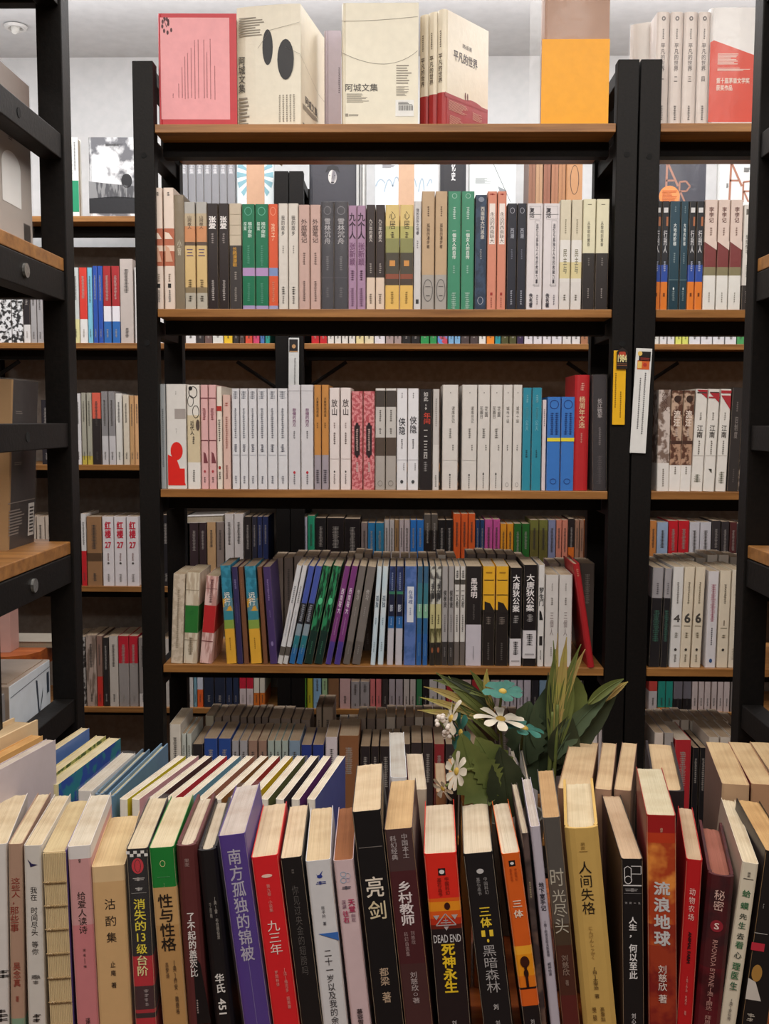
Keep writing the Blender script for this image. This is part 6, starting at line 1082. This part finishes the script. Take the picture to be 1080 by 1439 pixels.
table_book(1041, 1065, 1211, 1021, 1022, DF, 'cream spine with green spaced title, near the right edge, front row', 'd8cdb8', '果麦 1224 1231 4a4640 w.6 b.0;- 1233 1234 4a4640 w.6;蛤 1249 1259 2c6c44 w.5 b.01;蟆 1266 1276 2c6c44 w.5 b.01;先 1282 1290 2c3c34 w.45;生 1294 1303 2c6044 w.45;去 1309 1318 2c3c34 w.45;看 1321 1331 2c6c44 w.5;心 1336 1345 2c3c34 w.45;理 1351 1361 2c6c44 w.5;医 1364 1374 2c6c44 w.45;生 1378 1389 2c6044 w.45;[英]罗伯特 1402 1432 66605a w.2', pages='e8dcc4', side='a89080', depth=.15)
o, t, d, H, zf = table_book(1074, 1112, 1197, 1050, 1060, DF, 'black cover cut by the right frame edge, front row', '1c1818', 'The 1271 1277 c8c4c0 w.2 o-.3;- 1312 1313 a8a4a0 w.5 o-.25;# 1326 1337 b82c3c w.5 o-.3;@ 1356 1380 a87c3c w.4 o-.2;< 1376 1406 c8c0b8 w.6 o-.2;= 1425 1439 b0a89c w.3 o-.2', pages='d9b27c', side='2c2424')
# ------------------------------------------------------------------ second row on the table
G3 = 'books on the near table, second row'
def second(uL, uR, vF, uRL, uRR, vR, D_, label, cols, pages='eadfc6', side=None, hard=False, lean=0, wrap=False, group=G3, texts='', bottom=None):
    """top face given by its four corners in the picture; depth follows from the rear edge"""
    pT = P((uL + uR) / 2, vF, D_); d0 = .12; lo, hi = .04, .3
    for _ in range(40):
        m = (lo + hi) / 2; q = P((uRL + uRR) / 2, vR, D_ + m)
        if q.z > pT.z: lo = m
        else: hi = m
    q = P((uRL + uRR) / 2, vR, D_ + m); dx = q.x - pT.x; psi = math.atan2(-dx, m); depth = math.hypot(dx, m)
    t = (P(uR, vF, D_) - P(uL, vF, D_)).x * math.cos(psi) - .0008
    zb = ZT if bottom is None else bottom
    H = pT.z - zb
    root = empty('book', (pT.x + math.tan(R(lean)) * -H, D_, zb + .0004 + t / 2 * abs(math.sin(R(lean)))), (0, 0, 0))
    root.rotation_euler = (Matrix.Rotation(psi, 3, 'Z') @ Matrix.Rotation(R(lean), 3, 'Y')).to_euler()
    tag(root, label, 'book', group)
    book_mesh(root, max(t, .003), depth, H, [(0, cols)], pages, hard, side=side, wrap=wrap)
    spine_decals(root, t, H, lambda v: H * (1 - (v - vF) / 300), texts, vF)
    return root, t, depth, H
def corner_book(uR, vR, Yr, length, t, yaw, label, cols, pages, hard=False):
    """set by the rear right corner of its top, the end of it that the photograph shows"""
    q = P(uR, vR, Yr); c_, s_ = math.cos(R(yaw)), math.sin(R(yaw))
    root = empty('book', (q.x - t / 2 * c_ - length * s_, Yr + t / 2 * s_ - length * c_, ZT + .0004), (0, 0, -R(yaw))); tag(root, label, 'book', G3)
    book_mesh(root, t, length, q.z - ZT, [(0, cols)], pages, hard)
corner_book(53, 1012, 1.06, .175, .030, 13, 'beige-cream hardcover at far left of the second row', 'd8bc94', 'dcc4a0', True)
corner_book(60, 1034, 1.0375, .17, .0125, 13, 'orange-cream book at the left of the second row', 'd8a868', 'd8aa6c')
corner_book(78, 1040, 1.03, .155, .0105, 13, 'pale lilac book left of the blue-covered one, second row', 'c4b8bc', 'd8d0cc')
o, t, d, H = second(21, 35, 1084, 113, 127, 1023, 1.04, 'cream book with a plain blue cover, second row left', 'd8c8a4', side='5a78b4', pages='e4d8b8')
o, t, d, H = second(43, 60, 1101, 137, 147, 1034, 1.03, 'cream book with a yellow-green patterned edge, second row left', 'd8cc9c', side='~c8c46c/5c6c3c/120', pages='e8dcb8')
o, t, d, H = second(62, 82, 1103, 157, 166, 1037, 1.025, 'cream book with a blue and green painted cover, second row left', 'd8cc9c', side='~2c7c88/2c4c9c/60', pages='e8e0c0')
o, t, d, H = second(108, 130, 1112, 172, 190, 1058, 1.01, 'white wrapped book behind the sewn one, second row', 'd4d0cc', pages='dcd8d0', wrap=True)
o, t, d, H = second(131, 145, 1117, 196, 214, 1053, 1.01, 'slate-blue hardcover with cream pages, second row', '5c7488', side='5c7488', pages='ddd8c4', hard=True)
o, t, d, H = second(147, 160, 1120, 218, 244, 1045, 1.005, 'dusty blue tall hardcover left of the striped series, second row', '6484a0', side='6484a0', pages='e8dcb4', hard=True)
ser = [('c8c02c', 'yellow-green'), ('d8a0a4', 'pale pink'), ('4c3a38', 'dark brown'), ('c83438', 'red'), ('6c9cb0', 'light blue'), ('b07860', 'brown-pink'), ('8c6434', 'olive brown'), ('9c2c34', 'dark red'), ('e0b820', 'yellow'), ('64683c', 'dark olive'), ('3c3838', 'charcoal'), ('6c3468', 'purple'), ('3c4888', 'indigo blue')]
fx = [183, 200, 223, 247, 270, 293, 315, 337, 359, 381, 403, 425, 447]; rx = [267, 285, 304, 325, 344, 363, 383, 399, 417, 434, 453, 471, 491]
for i, (c, nm) in enumerate(ser):
    second(fx[i] - 17, fx[i] - 4, 1124, rx[i] - 17, rx[i] - 5, 1062, 1.0 + .0005 * i, 'thin hardcover with a ' + nm + ' cover in the striped series, second row', 'e8e2d6', side=c, pages='f2ece0', hard=False, group='striped series of thin hardcovers')
# opened white book standing behind the tall black one
o, t, d, H = second(548, 572, 1093, 541, 573, 1029, .995, 'tall white book with its cover lifted, behind the black spine', 'd8d8da', pages='c8c8c8', side='dcdcde', lean=0)
o, t, d, H = second(574, 600, 1110, 568, 596, 1059, .995, 'book with red rear cover behind the maroon-brown spine', 'b8a898', pages='ded2c0', side='b0202a')
for i, (u0, u1, v, c, pg, nm) in enumerate(((612, 628, 1114, '8c5c3c', 'b8a48c', 'brown'), (630, 644, 1108, '2c2424', 'c89c6c', 'black'), (647, 665, 1106, 'b87c44', 'd0a468', 'orange-tan'), (668, 692, 1106, 'a86c3c', 'cc9c64', 'rust-tan'))):
    second(u0, u1, v, u0 - 2, u1 - 3, v - 42, .995, nm + ' book low behind the flowers, second row', c, pages=pg)
# two thin booklets standing high among the leaves
second(733, 739, 1124, 712, 722, 1046, .985, 'thin curled pale booklet rising beside the flower leaves', 'b8aca0', side='c4bcb4', pages='d8d0c4')
second(742, 746, 1110, 728, 734, 1045, .992, 'very thin black-edged booklet rising beside the flower leaves', '242022', side='d4d0cc', pages='c8c0b4')
# right-hand group
second(782, 830, 1110, 797, 844, 1042, .99, 'thick cream book behind the gold hardcover, second row', '8c6850', pages='e2c8a4')
second(835, 859.5, 1110, 845, 867, 1044, .99, 'narrow cream book right of the thick one, second row', '9c7c68', pages='e2c8a4')
second(861.5, 887, 1111, 868.5, 900, 1044, .99, 'cream book left of the fiery spine, second row', '9c7c68', pages='e2c8a4')
second(917, 962, 1112, 907, 945, 1042, .99, 'cream hardcover with dark lifted cover behind the fiery spine', '241c20', side='241c20', pages='e2c8a4', hard=True)
second(1014, 1053, 1103, 993, 1023, 1043, .99, 'cream book right of the gap, second row', 'b89878', side='7c5c50', pages='e2c8a0')
second(1055, 1090, 1103, 1024, 1052, 1043, .99, 'cream book with red-brown edge near right frame, second row', 'b08868', side='7c3430', pages='e2c8a0')
second(1093, 1130, 1103, 1055, 1084, 1043, .99, 'cream book cut by the right frame edge, second row', 'b89878', pages='e2c8a0')
# ------------------------------------------------------------------ the flowers
def leaf_mat(name, a, b_, rough=.5):
    m = noise_mat(name, a, b_, 35, rough, 0, .3); return m
ML_DARK = leaf_mat('dark_leaf', '2a3020', '363c28'); ML_OLIVE = leaf_mat('olive_leaf', '545e30', '68703c'); ML_TIP = leaf_mat('yellowish_leaf', 'a09a50', 'a08456')
ML_GREY = leaf_mat('grey_green_leaf', '3f4c38', '4c5a42'); M_PET = leaf_mat('cream_petal', 'c4baa8', 'd6cdbd'); M_TEAL = leaf_mat('teal_petal', '28584e', '3c7468'); M_YEL = leaf_mat('flower_heart', 'c8a850', 'a88a3c')
M_STEM = leaf_mat('stem', '5c6834', '6c7440'); M_POT = noise_mat('grey_pot', '6c6860', '78746c', 20, .6); M_BERRY = leaf_mat('pale_berry', 'd0c4bc', 'e0d6cc')
YP = 1.13
base = P(715, 1125, YP); pot = empty('flower_arrangement', (base.x, YP, ZT + .0003)); tag(pot, 'artificial daisies and broad green leaves rising behind the front books', 'flowers')
def loc(u, v, Y): q = P(u, v, Y); return Vector((q.x - base.x, q.y - YP, q.z - ZT - .0003))
b = MB(); n = 20; pr = [(0, 0), (.03, 0), (.036, .06), (.04, .13), (.037, .13), (.033, .06), (.03, .06)]
for k in range(n):
    a0, a1 = 2 * math.pi * k / n, 2 * math.pi * (k + 1) / n
    for (r0, z0), (r1, z1) in zip(pr, pr[1:]): b.poly([(r0 * math.cos(a0), r0 * math.sin(a0), z0), (r0 * math.cos(a1), r0 * math.sin(a1), z0), (r1 * math.cos(a1), r1 * math.sin(a1), z1), (r1 * math.cos(a0), r1 * math.sin(a0), z1)])
b.build('pot', M_POT, pot, smooth=True)
b = MB(); b.tube([(0, 0, .055), (0, 0, .12)], .034, .036, 16); b.build('floral_foam', ML_DARK, pot)
def bez(p0, p1, p2, n=10): return [p0.lerp(p1, s).lerp(p1.lerp(p2, s), s) for s in [i / n for i in range(n + 1)]]
def blade(name, p0, p1, p2, wd, m, prof='blade', fold=.25, n=12, jag=0, roll=None):
    """leaf along a bent midrib: widest near the middle, folded along the rib"""
    c = bez(p0, p1, p2, n); view = Vector((0, -1, .25)).normalized() if roll is None else roll
    vs = []; rnd = random.Random(int(wd * 1e5) + int(p2.x * 1e4))
    for i, q in enumerate(c):
        s = i / n; tg = (c[min(i + 1, n)] - c[max(i - 1, 0)]).normalized(); sd = tg.cross(view).normalized(); nr = sd.cross(tg)
        if prof == 'blade': w_ = wd * (math.sin(math.pi * min(1, s * .85 + .1)) ** .7) * (1 - s ** 6)
        elif prof == 'broad': w_ = wd * math.sin(math.pi * (s ** .75)) ** .8 if 0 < s < 1 else .0006
        else: w_ = wd * (.25 + .75 * s) * (1 - max(0, s - .8) * 2.5)
        j = 1 + (jag * (1 if i % 2 else -1)) + rnd.uniform(-.05, .05)
        w_ = max(w_ * j, .0005)
        vs += [q - sd * w_ + nr * w_ * fold, q - sd * w_ * .5 + nr * w_ * fold * .35, q, q + sd * w_ * .5 + nr * w_ * fold * .35, q + sd * w_ + nr * w_ * fold]
    fs = [(i * 5 + k, i * 5 + k + 1, (i + 1) * 5 + k + 1, (i + 1) * 5 + k) for i in range(n) for k in range(4)]
    M = MB(); M.add(vs, fs)
    if prof != 'petal': M.tube([q + Vector((0, -.0003, 0)) for q in c], .0012 if prof == 'broad' else .0007, .0003, 5)
    return M.build(name, m, pot, smooth=True)
def stem(pts, r=.0022, m=None, parent=None):
    M = MB(); M.tube(pts, r, r * .8, 6); return M.build('stem', m or M_STEM, parent or pot, smooth=True)
C0 = loc(712, 1150, YP)
def L3(u0, v0, u1, v1, u2, v2, Y=YP, y2=None): return loc(u0, v0, Y), loc(u1, v1, Y), loc(u2, v2, y2 or Y)
# tall blades of the right spray
for q, w_, m in (((776, 1062, 770, 980, 780, 912), .0052, ML_OLIVE), ((778, 1060, 790, 960, 816, 905), .005, ML_OLIVE), ((780, 1050, 788, 950, 796, 895), .0055, ML_TIP), ((774, 1040, 782, 960, 777, 900), .0035, ML_OLIVE),
                 ((782, 1020, 800, 950, 822, 912), .004, ML_TIP), ((776, 1030, 768, 980, 770, 945), .004, ML_DARK), ((786, 1045, 800, 1000, 806, 960), .005, ML_OLIVE), ((776, 1010, 782, 950, 783, 890), .0025, ML_TIP)):
    blade('blade_leaf', *L3(*q), w_, m)
for q in ((770, 1110, 774, 1040, 776, 1000), (776, 1112, 782, 1040, 783, 990)): stem(bez(*L3(*q)), .0026)
# broad leaves
for q, w_, m, jg, Y in (((776, 1070, 806, 1010, 860, 972), .011, ML_GREY, .08, YP), ((768, 1085, 830, 1030, 872, 957), .012, ML_DARK, .03, YP + .01), ((790, 1010, 812, 985, 806, 948), .017, ML_OLIVE, .0, YP + .02),
                     ((762, 1060, 764, 1000, 772, 962), .017, ML_GREY, 0, YP + .01), ((742, 1075, 734, 1020, 744, 985), .022, ML_GREY, .1, YP + .01), ((788, 1075, 790, 1040, 802, 1005), .018, ML_DARK, 0, YP),
                     ((758, 1112, 756, 1060, 764, 1010), .018, ML_GREY, .03, YP + .02), ((700, 1118, 660, 1100, 648, 1030), .024, ML_OLIVE, .12, .983), ((706, 1110, 692, 1070, 668, 1036), .020, ML_OLIVE, .1, .987),
                     ((716, 1150, 712, 1100, 702, 1050), .020, ML_DARK, .05, .984), ((780, 1090, 792, 1060, 810, 1040), .014, ML_DARK, 0, YP + .02), ((850, 985, 868, 965, 882, 958), .004, ML_TIP, 0, YP), ((826, 990, 850, 965, 876, 954), .006, ML_OLIVE, 0, YP - .01)):
    blade('broad_leaf', *L3(*q, Y=Y), w_, m, 'broad', jag=jg, n=16)
# left spray of narrow olive blades
for q, w_, m in (((690, 1010, 650, 970, 612, 945), .0055, ML_OLIVE), ((684, 1005, 640, 975, 595, 965), .0045, ML_TIP), ((680, 1010, 635, 990, 590, 980), .004, ML_TIP), ((692, 1000, 662, 960, 618, 930 + 20), .005, ML_DARK), ((690, 1008, 650, 985, 630, 950), .0045, ML_OLIVE),
                 ((672, 1010, 620, 1000, 586, 998), .0035, ML_TIP), ((694, 995, 676, 960, 660, 942), .004, ML_OLIVE), ((690, 1000, 680, 960, 684, 940), .004, ML_TIP), ((700, 1040, 668, 1005, 640, 985), .0045, ML_OLIVE), ((698, 1060, 670, 1030, 636, 990), .004, ML_OLIVE), ((686, 980, 640, 960, 608, 956), .004, ML_OLIVE)):
    blade('blade_leaf', *L3(*q, Y=YP - .01), w_, m)
def daisy(u, v, r, m, ax, n=9, parent_mat=None, Y=YP - .03, stemto=None, wd=.27):
    """petals on a disc whose axis is ax (towards where the flower looks)"""
    c = loc(u, v, Y); ax = Vector(ax).normalized(); e1 = ax.cross(Vector((0, 0, 1))).normalized(); e2 = e1.cross(ax)
    stem(bez(stemto or C0, (c + (stemto or C0)) / 2 + Vector((0, .01, .012)), c - ax * .004), .0018)
    M = MB(); hs = []
    for i in range(5):
        for k in range(12):
            a_ = 2 * math.pi * k / 12; rr = r * .2 * math.cos(i / 4 * math.pi / 2) + .0002; hs.append(c + (e1 * math.cos(a_) + e2 * math.sin(a_)) * rr + ax * r * .14 * math.sin(i / 4 * math.pi / 2))
    M.add(hs, [(i * 12 + k, i * 12 + (k + 1) % 12, (i + 1) * 12 + (k + 1) % 12, (i + 1) * 12 + k) for i in range(4) for k in range(12)]); M.build('flower_heart', M_YEL, pot, smooth=True)
    for k in range(n):
        a_ = 2 * math.pi * (k + random.uniform(-.12, .12)) / n; dr = e1 * math.cos(a_) + e2 * math.sin(a_); R_ = r * random.uniform(.9, 1.08)
        blade('petal', c + dr * r * .12, c + dr * R_ * .6 + ax * r * .12, c + dr * R_ - ax * r * random.uniform(-.15, .1), r * wd, m, 'petal', .12, 7, roll=ax)
daisy(703, 1011, .027, M_PET, (.12, -.12, .98), 8, Y=YP - .04)
daisy(706, 972, .022, M_TEAL, (.1, -.3, .9), 8, wd=.36, Y=YP - .03, stemto=loc(700, 1030, YP))
daisy(736, 1024, .024, M_TEAL, (.2, -.05, .97), 7, wd=.34, Y=YP - .04, stemto=loc(730, 1090, YP))
daisy(642, 1084, .019, M_PET, (-.85, -.35, .25), 9, Y=.972, stemto=loc(715, 1100, .99))
daisy(648, 1030, .022, M_TEAL, (-.85, -.3, .1), 6, wd=.38, Y=YP - .03)
daisy(634, 1010, .022, M_PET, (-.9, -.25, .4), 7, Y=YP - .02)
daisy(622, 1108, .013, M_PET, (-.5, -.5, -.3), 6, Y=.972, stemto=loc(712, 1100, .99))
# berries
for cu, cv in ((617, 1013), (630, 1028)):
    for k in range(9):
        c = loc(cu + random.uniform(-6, 6), cv + random.uniform(-8, 8), YP - .03 + random.uniform(-.004, .004)); M = MB(); rr = .0028
        vs = [c + Vector((math.cos(a_) * math.cos(e_), math.sin(a_) * math.cos(e_), math.sin(e_))) * rr for e_ in (-1.4, -.7, 0, .7, 1.4) for a_ in [2 * math.pi * q / 8 for q in range(8)]]
        M.add(vs, [(i * 8 + q, i * 8 + (q + 1) % 8, (i + 1) * 8 + (q + 1) % 8, (i + 1) * 8 + q) for i in range(4) for q in range(8)]); M.build('berry', M_BERRY, pot, smooth=True)
    stem(bez(C0, loc(cu + 30, cv + 40, YP), loc(cu, cv, YP - .03)), .0013)
# label check (console only)
seen = {}
for o in bpy.data.objects:
    l = o.get('label')
    if l and o.parent is None:
        if len(l.replace('-', ' ').split()) > 16: print('LONG', l)
        seen[l] = seen.get(l, 0) + 1
for l, n in seen.items():
    if n > 1: print('DUP', n, l)
